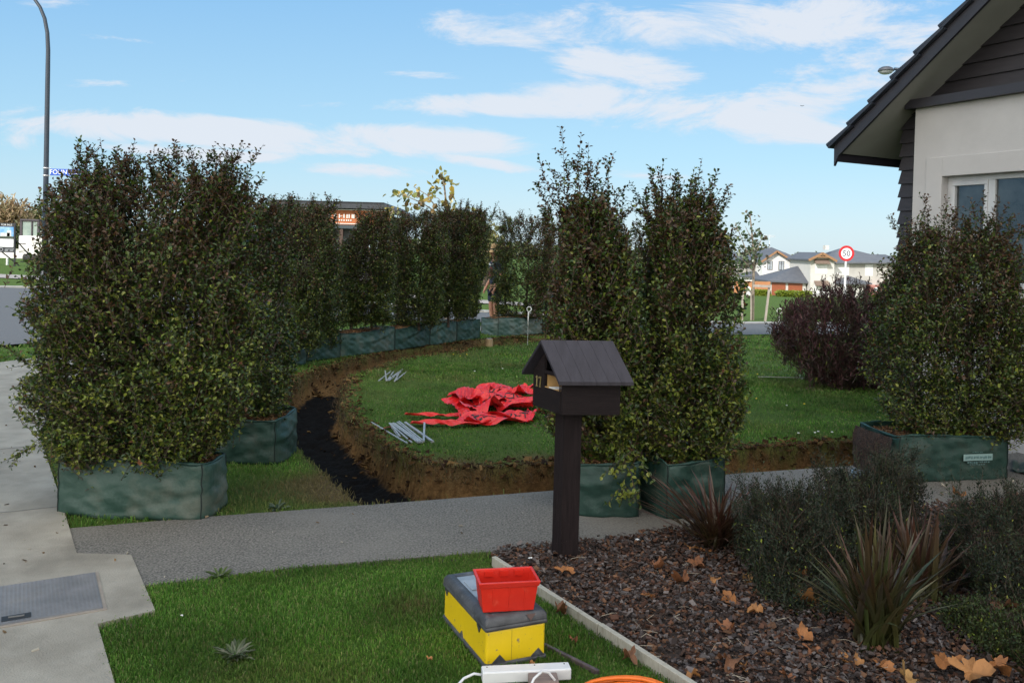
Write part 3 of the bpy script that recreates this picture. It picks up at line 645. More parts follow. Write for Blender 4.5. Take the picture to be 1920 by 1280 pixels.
        if brown_side: prb = prb + .55 * np.clip(brown_side * P[..., 0] / (np.abs(pr[:, 1:]).max()), 0, 1)
        isr = (r.random((m_, k)) < prb * .6) | (r.random((m_, 1)) < prb * .55); isb = (r.random((m_, k)) < bright * (1.15 - hh))
        tc_ = np.where(isr[..., None], RUSTY[r.integers(0, 4, (m_, k))] * r.uniform(.7, 1.3, (m_, k, 1)), np.where(isb[..., None], BRIGHT[r.integers(0, 3, (m_, k))] * r.uniform(.7, 1.2, (m_, k, 1)), tc_))
        LP.append(P.reshape(-1, 3)); LD.append(ld.reshape(-1, 3)); LN.append(ln.reshape(-1, 3)); LL.append(sz.ravel()); LC.append(tc_.reshape(-1, 3))
    P, D_, N_, Ls, C_ = (np.concatenate(q) for q in (LP, LD, LN, LL, LC))
    V, F = leaf_mesh(P, D_, N_, Ls, Ls * (leaf[1] / leaf[0]))
    t = thing(name, label, cat, base, rotz, group)
    npmesh('crown', V, F, mat or MT_LEAF, t, np.repeat(C_, 6, 0))
    a_ = np.concatenate([s_[0] for s_ in segs]); b_ = np.concatenate([s_[1] for s_ in segs])
    V, F = twig_mesh(a_, b_, twig_r, twig_r * .45); npmesh('twig', V, F, MT_TWIG, t)
    mb = MB(); zt = zs[-1] * .8
    sx = stem_x if stem_x is not None else np.linspace(np.interp(.3, zs, xl) * .4, np.interp(.3, zs, xr) * .4, stems)
    for x0 in sx:
        pts = [(x0, 0, -.05)]; x_, y_ = x0, 0.0
        for i in range(1, 7): x_ += r.normal(0, .015); y_ += r.normal(0, .015); pts.append((x_, y_, zt * i / 6))
        mb.tube(pts, [trunk_r * (1 - .12 * i) for i in range(7)], 8)
        for i in range(26):
            f = r.uniform(.12, .95); k = min(5, int(f * 6)); p = Vector(pts[k]).lerp(Vector(pts[k + 1]), f * 6 - k)
            z1 = min(p.z + r.uniform(.1, .4), zs[-1] * .96); l, q = np.interp(z1, zs, xl), np.interp(z1, zs, xr)
            e = Vector((r.uniform(l, q) * .85, r.uniform(-1, 1) * depth * .75, z1)); mid = p.lerp(e, .5) + Vector((0, 0, -.04)); mb.tube([p, mid, e], [trunk_r * .33, trunk_r * .25, trunk_r * .1], 5, False)
    mb.build('trunk', MT_TRUNK, t)
    return t
MT_BAG = M('woven_bag', (.012, .038, .030), (.024, .060, .048), 9, .5, .5, 22, c3=(.070, .075, .060), s3=5.0, l3=.52, h3=.9, spec=.4)
MT_BAGPALE = M('faded_bag', (.035, .080, .068), (.06, .11, .095), 6, .45, .3, 25, c3=(.13, .13, .11), s3=2.5, l3=.45, h3=.75)
MT_BAGSCUFF = M('scuffed_bag', (.022, .056, .044), (.042, .084, .068), 7, .5, .5, 22, c3=(.12, .115, .092), s3=3.5, l3=.50, h3=.82, spec=.4)
MT_HEM = M('bag_hem', (.010, .038, .032), (.020, .060, .050), 20, .5)
MT_SEAM = M('bag_seam', (.006, .014, .013), None, 20, .7)
MT_FILL = M('bag_fill', (.10, .045, .020), (.22, .13, .06), 60, .95, 1.0, 90, c3=(.05, .025, .012), s3=9, l3=.5, h3=.65)
def planter_bag(label, L, W, H, loc, rotz, seed=1, mat=None, group='green planter bags holding the hedge', slump=.02, hems=True):
    r = np.random.default_rng(seed); t = thing('planter_bag', label, 'planter bag', loc, rotz, group); mat = mat or MT_BAG
    nx, ny, nz = max(10, int(L / .022)), max(8, int(W / .03)), 16
    per = [(-L / 2 + L * i / nx, -W / 2, 0, -1) for i in range(nx)] + [(L / 2, -W / 2 + W * i / ny, 1, 0) for i in range(ny)] + \
          [(L / 2 - L * i / nx, W / 2, 0, 1) for i in range(nx)] + [(-L / 2, W / 2 - W * i / ny, -1, 0) for i in range(ny)]
    per = np.array(per); m_ = len(per); V = []
    u = np.arange(m_) / m_ * (2 * (L + W))
    for j in range(nz + 1):
        f = j / nz; z = f * H
        fx = np.clip(1 - (2 * np.abs(per[:, 0]) / L) ** 4, 0, 1) * np.abs(per[:, 3]) + np.clip(1 - (2 * np.abs(per[:, 1]) / W) ** 4, 0, 1) * np.abs(per[:, 2])
        bul = .032 * math.sin(math.pi * min(1, f * .8 + .12)) ** .7 + slump * (1 - f) ** 3
        a, b = r.uniform(.9, 1.1), 0
        wr = .008 * np.sin(u * 16 + f * 5 + seed) * np.sin(u * 5.3 - f * 7 + 2 * seed) + .009 * np.sin((u * 7 - z * 26) + seed * 3) * (f ** 1.5) + .004 * np.sin(u * 37 + z * 60)
        wr += .006 * vnoise(u * 3 + seed * 7, np.full(m_, z * 9 + seed), seed, 3, 2.0)
        wr += .010 * np.exp(-((z - H * (.82 - .3 * np.abs(np.sin(u * 2.2 + seed)))) / .018) ** 2)
        for q_ in range(5): wr -= .010 * np.exp(-((z - H * (.95 - .16 * q_) + .30 * np.abs(((u + .37 * seed + q_ * .23) % .6) - .3)) / .010) ** 2) * (.4 + .6 * np.sin(u * 2.7 + q_ + seed) ** 2)
        o = fx * bul + wr * (.35 + .65 * fx)
        top = -.012 * f ** 6; sag = -.034 * f ** 3 * (.5 + .5 * np.sin(u * 3.1 + seed))
        V.append(np.stack([per[:, 0] * (1 + top) + per[:, 2] * o, per[:, 1] * (1 + top) + per[:, 3] * o, z + sag], 1))
    ringtop = V[-1].copy(); V = np.concatenate(V)
    I, J = np.meshgrid(np.arange(m_), np.arange(nz)); a = (J * m_ + I).ravel(); b = (J * m_ + (I + 1) % m_).ravel()
    F = np.stack([a, b, b + m_, a + m_], 1)
    wall = npmesh('fabric', V, F, mat, t, smooth=True)
    so_ = wall.modifiers.new('thick', 'SOLIDIFY'); so_.thickness = .003; so_.offset = -1
    if hems:
        mb = MB(); hp = [Vector(p) + Vector((0, 0, .003)) for p in ringtop[::2]]; hp.append(hp[0])
        mb.tube(hp, [.008 + .004 * math.sin(i * 1.3 + seed) for i in range(len(hp))], 6); mb.build('hem', MT_HEM, t, smooth=True)
    for c in (0, nx, nx + ny, 2 * nx + ny):
        mb = MB(); pts = [Vector(V[j * m_ + c]) * 1.004 for j in range(nz + 1)]; mb.tube(pts, .0035, 5); mb.build('seam', MT_SEAM, t)
    # bark filling, slightly heaped
    k = 26; xs = np.linspace(-L / 2 * .96, L / 2 * .96, k); ys = np.linspace(-W / 2 * .95, W / 2 * .95, 14); X, Y = np.meshgrid(xs, ys); x, y = X.ravel(), Y.ravel()
    z = H - .045 + .022 * vnoise(x + seed, y, seed, 3, 9) + .02 * (1 - (2 * x / L) ** 2) * (1 - (2 * y / W) ** 2)
    I, J = np.meshgrid(np.arange(k - 1), np.arange(13)); a = (J * k + I).ravel(); npmesh('bark_fill', np.stack([x, y, z], 1), np.stack([a, a + 1, a + k + 1, a + k], 1), MT_FILL, t, smooth=True)
    q = int(1600 * L * W / .3); cx, cy = r.uniform(-L / 2 * .93, L / 2 * .93, q), r.uniform(-W / 2 * .92, W / 2 * .92, q)
    cz = H - .038 + .02 * (1 - (2 * cx / L) ** 2) * (1 - (2 * cy / W) ** 2) + r.random(q) * .012
    Vc, Fc, Tc = chips(q, cx, cy, cz, .007, .022, [(.13, .055, .022), (.20, .11, .045), (.09, .04, .018), (.25, .16, .08), (.05, .025, .014)], seed)
    npmesh('bark_chips', Vc, Fc, MT_BARK, t, Tc)['kind'] = 'stuff'
    return t
def bag_between(label, pl, pr, W, H=.33, seed=1, mat=None, hide_back=False, **kw):
    """front face between two photo pixels at the ground"""
    a, b = G(*pl), G(*pr); d = b - a; d.z = 0; L = d.length; rz = math.atan2(d.y, d.x); nrm = Vector((-d.y, d.x, 0)).normalized()
    c = (a + b) / 2 + nrm * (W / 2 + .03); c.z = tz(c.x, c.y) + .004
    return planter_bag(label, L, W, H, c, rz, seed, mat, **kw), c, rz, L
def profile_px(c, rows):
    """rows of (photo y, x left, x right) at the distance of point c, turned into heights and half widths"""
    out = []
    for (py, a, b) in rows:
        p, q = at(a, py, c.y), at(b, py, c.y); out.append(((p.z + q.z) / 2 - c.z, p.x - c.x, q.x - c.x))
    out.sort(); return out
def shoots_px(c, rows):
    o = []
    for (x0, y0, x1, y1) in rows:
        p, q = at(x0, y0, c.y), at(x1, y1, c.y); o.append((p.x - c.x, p.z - c.z, q.x - c.x, q.z - c.z))
    return o
def more_shoots(c, x0, x1, ytop, ybase, n, seed, spread=25, var=40):
    r = np.random.default_rng(seed); rows = []
    for i in range(n):
        x = r.uniform(x0, x1); mid = (x0 + x1) / 2; rows.append((x, ybase + r.uniform(-10, 25), x + (x - mid) / (x1 - x0) * spread * 2 + r.normal(0, 6), ytop + r.uniform(0, var)))
    return shoots_px(c, rows)
HG = 'hedge plants growing in the planter bags'
# the big plant in the left corner bag
bagA, cA, rzA, _ = bag_between('wide scuffed green planter bag on the corner of the concrete footpath', (103, 966), (372, 979), .36, .335, 3, MT_BAGSCUFF, slump=.03)
c = Vector((cA.x - .03, cA.y, .33))
hedge_plant('hedge_shrub', 'big broad hedge plant with two ragged tops beside the concrete footpath',
            profile_px(c, [(868, 125, 400), (820, 90, 420), (770, 84, 450), (700, 82, 505), (640, 86, 500), (560, 98, 480), (480, 104, 462), (420, 105, 462), (385, 112, 464), (350, 128, 458), (328, 150, 445)]),
            .40, 8200, c, (.0275, .0175), shoots_px(c, [(150, 340, 155, 262), (190, 340, 150, 275), (175, 330, 185, 280), (235, 345, 268, 298), (320, 335, 326, 268), (335, 340, 345, 275), (310, 340, 300, 290), (400, 350, 432, 292), (420, 350, 462, 290),
            (440, 400, 498, 335), (110, 420, 68, 372), (100, 430, 75, 400), (380, 345, 388, 290), (365, 345, 360, 285), (430, 380, 480, 345), (90, 620, 40, 575), (80, 760, 38, 720), (75, 830, 45, 850), (440, 640, 560, 625), (450, 700, 548, 690),
            (210, 340, 215, 290), (250, 345, 240, 300), (70, 680, 36, 640)]) + more_shoots(c, 125, 235, 272, 350, 16, 4, 22, 50) + more_shoots(c, 310, 462, 278, 350, 20, 5, 22, 50) + more_shoots(c, 235, 310, 300, 350, 6, 6, 5, 25), 2, 5, .34, 0, .40, 9, HG, stem_x=[-.28, .25])
# the plant behind it at the trench
bagB, cB, rzB, _ = bag_between('green planter bag on the grass strip beside the black end of the trench', (400, 868), (512, 874), .45, .35, 7)
c = Vector((cB.x, cB.y, .33))
hedge_plant('hedge_shrub', 'dark hedge plant half hidden behind the big broad one', profile_px(c, [(790, 420, 540), (700, 400, 548), (600, 395, 540), (500, 400, 535), (420, 410, 525), (380, 430, 515)]),
            .32, 2600, c, (.030, .019), more_shoots(c, 440, 530, 355, 400, 12, 6), 2, 8, .3, 0, .2, 9, HG)
# the row round the back of the trench
ROWBAGS = [((528, 693), (577, 682), 'bag with a flattened corner, leftmost in the row behind the trench', 11, [(650, 478, 605), (560, 470, 625), (470, 478, 640), (400, 490, 630), (382, 505, 620)], .3),
           ((577, 678), (640, 671), 'dark green bag in the back row just left of the pair with pale bark showing', 12, [(640, 520, 640), (560, 505, 648), (470, 500, 636), (440, 506, 622), (405, 515, 616), (384, 525, 606)], .28),
           ((641, 670), (742, 658), 'long shiny bag with a triangular fold, below two bare stems', 13, [(600, 640, 735), (520, 630, 745), (452, 644, 740), (425, 668, 735), (398, 676, 725)], .3),
           ((743, 657), (808, 648), 'creased bag in the back row between the folded one and the squat one', 14, [(605, 735, 830), (540, 725, 835), (460, 725, 838), (420, 735, 830), (398, 750, 815)], .3),
           ((809, 648), (858, 641), 'squat pale topped bag in the back row, third from the open gap', 15, [(590, 805, 880), (540, 800, 895), (460, 800, 905), (410, 812, 910), (390, 825, 905)], .26),
           ((859, 640), (902, 635), 'dark bag at the open gap where a person stands', 16, [(590, 850, 900), (540, 840, 905), (470, 835, 915), (420, 842, 918), (395, 850, 915)], .26)]
ROWPLANT = ['hedge plant at the near end of the back row, beside the big broad one', 'hedge plant in front of the left part of the orange shop sign', 'bare stemmed hedge plant below the orange shop sign',
            'hedge plant below the yellow leaved sapling', 'tall full hedge plant right of the yellow leaved sapling', 'hedge plant with arching top beside the open gap']
for i, (pl, pr, lab, sd, rows, dep) in enumerate(ROWBAGS):
    bg, c0, rz, _ = bag_between(lab, pl, pr, .42, .36, sd, MT_BAGSCUFF if i % 2 == 0 else None)
    c = Vector((c0.x, c0.y, c0.z + .32)); pf_ = profile_px(c, rows)
    x0, x1 = rows[-1][1], rows[-1][2]
    hedge_plant('hedge_shrub', ROWPLANT[i], pf_, dep, 3700, c, (.032, .020), more_shoots(c, x0 - 5, x1 + 5, rows[-1][0] - 18, rows[-1][0] + 12, 12, sd, 10, 22)
                + (more_shoots(c, x0, x1 + 10, rows[-1][0] - 5, rows[-1][0] + 20, 8, sd + 50, 45, 25) if i > 3 else []), 2, 20 + i, .36, 0, .14, 9, HG)
bg, c0, rz, _ = bag_between('faded green bag standing alone beyond the open gap', (936, 630), (1018, 628), .5, .37, 17, MT_BAGPALE)
c = Vector((c0.x, c0.y, c0.z + .32))
hedge_plant('hedge_shrub', 'hedge plant in the faded bag beyond the open gap', profile_px(c, [(592, 930, 1020), (540, 920, 1035), (470, 922, 1040), (430, 934, 1035), (408, 945, 1025)]), .3, 2700, c, (.036, .022),
            more_shoots(c, 935, 1030, 388, 420, 18, 18, 10, 22), 2, 31, .3, 1, .16, 9, HG)
lb = MB(); lb.box((0, 0, 0), (.20, .004, .05)); o = lb.build('printed_label', M('print_pale', (.16, .28, .26)), bg); o.location = (.06, -.275, .17)
bg, c0, rz, _ = bag_between('dark green bag half hidden behind the tall spiky hedge plant', (1021, 627), (1075, 626), .45, .36, 18)
c = Vector((c0.x, c0.y, c0.z + .32))
hedge_plant('hedge_shrub', 'brown tinged hedge plant behind the tall spiky one', profile_px(c, [(595, 1015, 1090), (540, 1010, 1100), (470, 1012, 1100), (420, 1020, 1090)]), .3, 1500, c, (.036, .022),
            more_shoots(c, 1020, 1085, 402, 430, 8, 19, 10, 20), 2, 32, .75, 0, .05, 9, HG)
bg, c0, rz, _ = bag_between('green bag hidden between the two tall plants at the path', (1130, 632), (1215, 632), .45, .36, 19)
c = Vector((c0.x, c0.y, c0.z + .32))
hedge_plant('hedge_shrub', 'rusty topped hedge plant seen between the two tall ones at the path', profile_px(c, [(600, 1135, 1215), (540, 1130, 1225), (470, 1135, 1225), (430, 1145, 1212)]), .3, 1600, c, (.036, .022),
            more_shoots(c, 1145, 1210, 412, 440, 10, 20, 10, 18), 2, 33, .6, 0, .1, 9, HG)
# the two at the path, by the letterbox
bagM, cM, rzM, _ = bag_between('smooth green bag on the asphalt path just behind the letterbox post', (1080, 971), (1198, 974), .8, .345, 21, slump=.01)
c = Vector((cM.x + .0, cM.y - .12, .335))
hedge_plant('hedge_shrub', 'tallest hedge plant with long bare spikes, right behind the letterbox', profile_px(c, [(865, 1060, 1195), (800, 1040, 1205), (700, 1030, 1210), (600, 1030, 1205), (520, 1030, 1195), (470, 1040, 1180), (430, 1048, 1168), (400, 1056, 1150), (365, 1066, 1130)]),
            .34, 4800, c, (.0305, .019), shoots_px(c, [(1060, 380, 1056, 238), (1075, 380, 1088, 252), (1100, 385, 1104, 266), (1065, 375, 1068, 300), (1120, 390, 1150, 288), (1040, 390, 1010, 288), (1035, 410, 1006, 345), (1050, 390, 1035, 320), (1085, 370, 1080, 290), (1110, 380, 1118, 320),
            (1130, 400, 1142, 340), (1140, 420, 1165, 350), (1150, 440, 1172, 395), (1165, 480, 1185, 420), (1030, 430, 1012, 390), (1095, 370, 1110, 310), (1060, 800, 1012, 770), (1055, 830, 1020, 790)]) + more_shoots(c, 1035, 1165, 340, 440, 16, 14, 14, 70), 2, 41, .3, -.5, .40, 9, HG, gap=.25)
bagN, cN, rzN, _ = bag_between('green bag with a creased side behind the small red flax', (1254, 978), (1362, 966), .8, .35, 22)
c = Vector((cN.x - .02, cN.y - .14, .34))
hedge_plant('hedge_shrub', 'hedge plant with a drooping branch, right of the tallest spiky one', profile_px(c, [(860, 1215, 1365), (800, 1180, 1380), (700, 1185, 1385), (600, 1205, 1380), (520, 1210, 1378), (470, 1208, 1364), (430, 1210, 1354), (400, 1216, 1346), (370, 1226, 1335)]),
            .34, 4800, c, (.0305, .019), shoots_px(c, [(1215, 400, 1185, 340), (1225, 390, 1218, 318), (1245, 390, 1240, 315), (1275, 385, 1272, 330), (1300, 390, 1318, 315), (1320, 395, 1342, 320), (1330, 420, 1362, 350), (1335, 440, 1365, 375), (1260, 380, 1258, 335), (1290, 380, 1295, 330),
            (1340, 470, 1378, 440), (1350, 500, 1385, 455), (1310, 390, 1308, 345), (1230, 420, 1200, 395), (1225, 450, 1198, 420), (1250, 400, 1225, 345), (1290, 400, 1330, 345)]) + more_shoots(c, 1205, 1355, 345, 440, 20, 15, 14, 60), 2, 42, .3, 0, .38, 9, HG, gap=.3)
# a low branch hanging between the bags
c2 = Vector((c.x - .30, c.y - .32, .30)); DR = []
pb = thing('hedge_branch', 'leafy low branch drooping between the two bags at the path', 'branch', c2); r = np.random.default_rng(44)
A = []; B = []
for i in range(34):
    a = np.array([r.normal(0.02, .05), r.normal(0, .06), r.uniform(-.12, .18)]); b = a + np.array([r.normal(-.02, .06), -.03 + r.normal(0, .04), r.uniform(-.16, -.04)]); A.append(a); B.append(b)
A, B = np.array(A), np.array(B); k = 8; f = np.linspace(.1, 1, k)[None, :, None]; P = (A[:, None] + (B - A)[:, None] * f).reshape(-1, 3)
D = unit(r.normal(0, .7, P.shape) + np.array([0, -.2, -.5])); V, F = leaf_mesh(P, D, unit(r.normal(0, .5, P.shape) + np.array([0, -.4, .7])), np.full(len(P), .034) * r.uniform(.7, 1.2, len(P)), np.full(len(P), .021))
npmesh('leaf_spray', V, F, MT_LEAF, pb, np.repeat(np.where((r.random(len(P)) < .45)[:, None], BRIGHT[r.integers(0, 3, len(P))], LEAFPAL[r.integers(0, 6, len(P))]), 6, 0))
V, F = twig_mesh(np.r_[A, [[.06, .1, .2]]], np.r_[B, [[0, 0, -.1]]], .003, .0015); npmesh('twig', V, F, MT_TWIG, pb)
# the one by the house
bagT, cT, rzT, LT = bag_between('green bag with a printed pale panel and torn end, on the path by the house', (1690, 908), (1893, 900), .48, .345, 23, slump=.01)
c = Vector((cT.x, cT.y, .33))
hedge_plant('hedge_shrub', 'airy hedge plant in front of the house window', profile_px(c, [(815, 1690, 1900), (760, 1652, 1915), (690, 1628, 1928), (620, 1636, 1922), (550, 1660, 1905), (500, 1688, 1890), (465, 1705, 1884), (430, 1728, 1874)]),
            .38, 5600, c, (.029, .0175), shoots_px(c, [(1755, 440, 1760, 360), (1770, 440, 1775, 372), (1745, 450, 1738, 395), (1715, 470, 1712, 405), (1700, 480, 1690, 420), (1800, 440, 1800, 395), (1830, 440, 1832, 365), (1845, 440, 1868, 370), (1870, 460, 1895, 400), (1880, 480, 1908, 430), (1820, 440, 1815, 380),
            (1790, 440, 1786, 385), (1860, 450, 1880, 385), (1725, 460, 1728, 415), (1690, 520, 1675, 470), (1885, 520, 1912, 480), (1895, 600, 1918, 560), (1690, 560, 1660, 540)]) + more_shoots(c, 1700, 1885, 400, 450, 22, 9, 20, 60), 2, 43, .36, 0, .28, 9, HG, gap=.15, stem_x=[-.17, .25])
lb = MB(); lb.box((0, 0, 0), (.25, .003, .048)); lb.build('printed_panel', M('print_pale', (.24, .36, .35)), bagT).location = (.16, -.294, .185)
MT_PRINT = M('print_mark', (.10, .19, .19)); r = np.random.default_rng(3)
for (z, x0, x1, h) in ((.185, .05, .27, .02), (.148, .07, .25, .012), (.132, .09, .22, .006), (.222, .11, .2, .005)):
    x = x0; mb = MB()
    while x < x1: w = r.uniform(.008, .016); mb.box((x + w / 2, -.297 if h > .015 else -.294, z + r.normal(0, .001)), (w, .002, h * r.uniform(.6, 1))); x += w + r.uniform(.003, .01)
    mb.build('faint_print', MT_PRINT, bagT)
# torn end of that bag: the dark root ball shows
k = 16; V = []; 
for i in range(k):
    for j in range(k):
        y = (i / (k - 1) - .5) * .46; z = j / (k - 1) * .33; V.append((-LT / 2 - .05 - .02 * vnoise(np.array([y * 20.]), np.array([z * 20.]), 4, 3)[0] - .02 * math.sin(z * 8), y, z))
F = [(i * k + j, (i + 1) * k + j, (i + 1) * k + j + 1, i * k + j + 1) for i in range(k - 1) for j in range(k - 1)]
npmesh('root_ball', V, F, M('root_ball', (.012, .007, .006), (.07, .04, .028), 70, .95, 1.0, 90), bagT, smooth=True)
# scraps of bag fabric lying on the path
def fabric_scrap(label, pts, mat, seed):
    P = [G(*p, .012) for p in pts]; c = sum(P, Vector()) / len(P); t = thing('fabric_scrap', label, 'fabric scrap', c); n = 14; V = []
    for i in range(n):
        for j in range(n):
            u, v = i / (n - 1), j / (n - 1); p = (P[0] * (1 - u) + P[1] * u) * (1 - v) + (P[3] * (1 - u) + P[2] * u) * v - c
            V.append((p.x, p.y, p.z + .03 * abs(math.sin(u * 5 + seed)) * (1 - abs(2 * v - 1) * .5) + .008 * math.sin(9 * v + seed)))
    F = [(i * n + j, (i + 1) * n + j, (i + 1) * n + j + 1, i * n + j + 1) for i in range(n - 1) for j in range(n - 1)]
    o = npmesh('cloth', V, F, mat, t, smooth=True); o.modifiers.new('thick', 'SOLIDIFY').thickness = .003
fabric_scrap('folded blue grey scrap of bag fabric lying on the path by the torn bag', [(1592, 898), (1622, 904), (1640, 882), (1598, 880)], M('scrap_blue', (.10, .14, .17), (.16, .20, .24), 12, .45), 1)
fabric_scrap('dark green flap of bag fabric on the path past the printed bag', [(1897, 884), (1945, 896), (1950, 872), (1900, 862)], MT_BAG, 2)
# ================================================================ THINGS IN THE GARDEN
def M_wood(name, c1, c2, rough=.6, bump=.25, st=(2, 30, 2)): return M(name, c1, c2, 6, rough, bump, 12, stretch=st)
# ---- letterbox
def letterbox():
    base = G(1055, 1048); t = thing('letterbox', 'dark brown letterbox with a gabled roof and gold 17 on a thick post', 'letterbox', base); O = base
    paint = M('letterbox_paint', (.0095, .0062, .0072), (.015, .010, .011), 9, .7, .25, 40, stretch=(1, 1, 9), spec=.18); roofp = M('letterbox_roof', (.022, .018, .025), (.034, .029, .039), 5, .55, .12, 30, stretch=(6, 1.5, 1.5), spec=.4)
    pine = M('pine_inside', (.42, .24, .08), (.52, .32, .13), 8, .6)
    sd = Vector((math.cos(R(7)), math.sin(R(7)), 0)); fd = Vector((-math.sin(R(28)), math.cos(R(28)), 0)); Zv = Vector((0, 0, 1))
    N0 = at(1053, 778, 4.42); l, w = .310, .31; zb = N0.z; ze = zb + .206; zr = zb + .356
    P = lambda s_, f_, z: Vector((N0.x, N0.y, 0)) + sd * s_ + fd * f_ + Zv * z
    # the post
    px_ = Vector((base.x + .012, base.y + .02, 0)); mb = MB(); mb.prism([px_ + sd * a + fd * b - Zv * .1 for a, b in ((-.048, -.048), (.048, -.048), (.048, .048), (-.048, .048))], Zv * (zb + .098))
    mb.build('post', M('letterbox_post', (.0085, .0055, .0062), (.017, .011, .012), 7, .75, .5, 20, stretch=(9, 9, .8), spec=.18), t, .004, origin=O)
    th = .014
    def panel(mb, s0, s1, f0, f1, z0, z1): mb.prism([P(s0, f0, z0), P(s1, f0, z0), P(s1, f1, z0), P(s0, f1, z0)], Zv * (z1 - z0))
    mb = MB(); panel(mb, 0, l, 0, w, zb, zb + .012); panel(mb, .001, l, .0, th, zb + .012, ze - .004); panel(mb, .001, l, w - th, w, zb + .012, ze - .004)
    mb.prism([P(l - th, th, zb + .012), P(l - th, w - th, zb + .012), P(l - th, w - th, ze), P(l - th, w / 2, zr - .012), P(l - th, th, ze)], sd * th)
    mb.build('box', paint, t, .0015, origin=O)
    # front with the two openings
    mb = MB(); f0, f1 = th, w - th
    panel(mb, 0, th, f0, f1, zb + .012, zb + .118); panel(mb, 0, th, f0 + .175, f1, zb + .118, ze); panel(mb, .001, th, f0 + .004, f0 + .175, ze - .016, ze + .004)
    mb.prism([P(0, f0 + .175, ze), P(0, f1, ze), P(0, w / 2 + .035, zr - .05), P(0, f0 + .175, zr - .055)], sd * th)
    mb.prism([P(-.003, f0, zb + .012), P(-.003, f0 + .012, zb + .012), P(-.003, f0 + .012, ze), P(-.003, f0, ze)], sd * .003)
    mb.build('front', paint, t, .001, origin=O)
    mb = MB(); panel(mb, .02, l - .02, th + .002, th + .006, zb + .1, ze - .02); panel(mb, .02, l - .02, .19, .196, zb + .1, ze - .018); panel(mb, .004, .03, th + .006, .188, zb + .11, zb + .122)
    panel(mb, .03, l - .03, th + .006, .188, zb + .085, zb + .092); mb.build('inside', pine, t, origin=O)
    mb = MB(); panel(mb, -.004, .16, .075, .13, zb + .123, zb + .128); mb.build('letter', M('paper', (.75, .75, .75)), t, origin=O)
    # roof: boards with grooves, both slopes
    ov = .042; eo = .045
    for k, (fe, ff) in enumerate(((-eo, w / 2), (w + eo, w / 2))):
        sl = (zr - ze) / (w / 2); z_e = ze - eo * sl; mb = MB(); nb = 6; wd = (l + 2 * ov) / nb
        for i in range(nb):
            s0 = -ov + i * wd + (.0006 if i else 0); s1 = -ov + (i + 1) * wd - (.0006 if i < nb - 1 else 0)
            fe2 = fe; mb.prism([P(s0, fe2, z_e), P(s1, fe2, z_e), P(s1, ff, zr), P(s0, ff, zr)], Zv * .018)
        mb.prism([P(-ov + .004, fe * .99 + ff * .01, z_e - .001), P(l + ov - .004, fe * .99 + ff * .01, z_e - .001), P(l + ov - .004, ff, zr - .003), P(-ov + .004, ff, zr - .003)], Zv * .012)
        mb.build('roof', roofp, t, origin=O)
    gold = M('gold', (.55, .43, .20), (.62, .50, .27), 20, .35, metal=.9)
    def dig(pts): 
        mb = MB()
        for (a, b, c, d, ww) in pts: mb.bar(P(-.003, a, b), P(-.003, c, d), ww, .005, up=sd)
        mb.build('house_number', gold, t, origin=O)
    z = zb + .112; h = .056; a = .262
    dig([(a, z, a, z + h, .0055), (a + .008, z, a - .008, z, .007), (a + .009, z + h - .010, a, z + h, .006)]); a = .226
    dig([(a + .002, z, a - .006, z + h, .0055), (a + .008, z, a - .004, z, .006), (a + .012, z + h - .004, a - .008, z + h - .004, .006), (a + .012, z + h - .010, a + .012, z + h - .003, .006)])
letterbox()

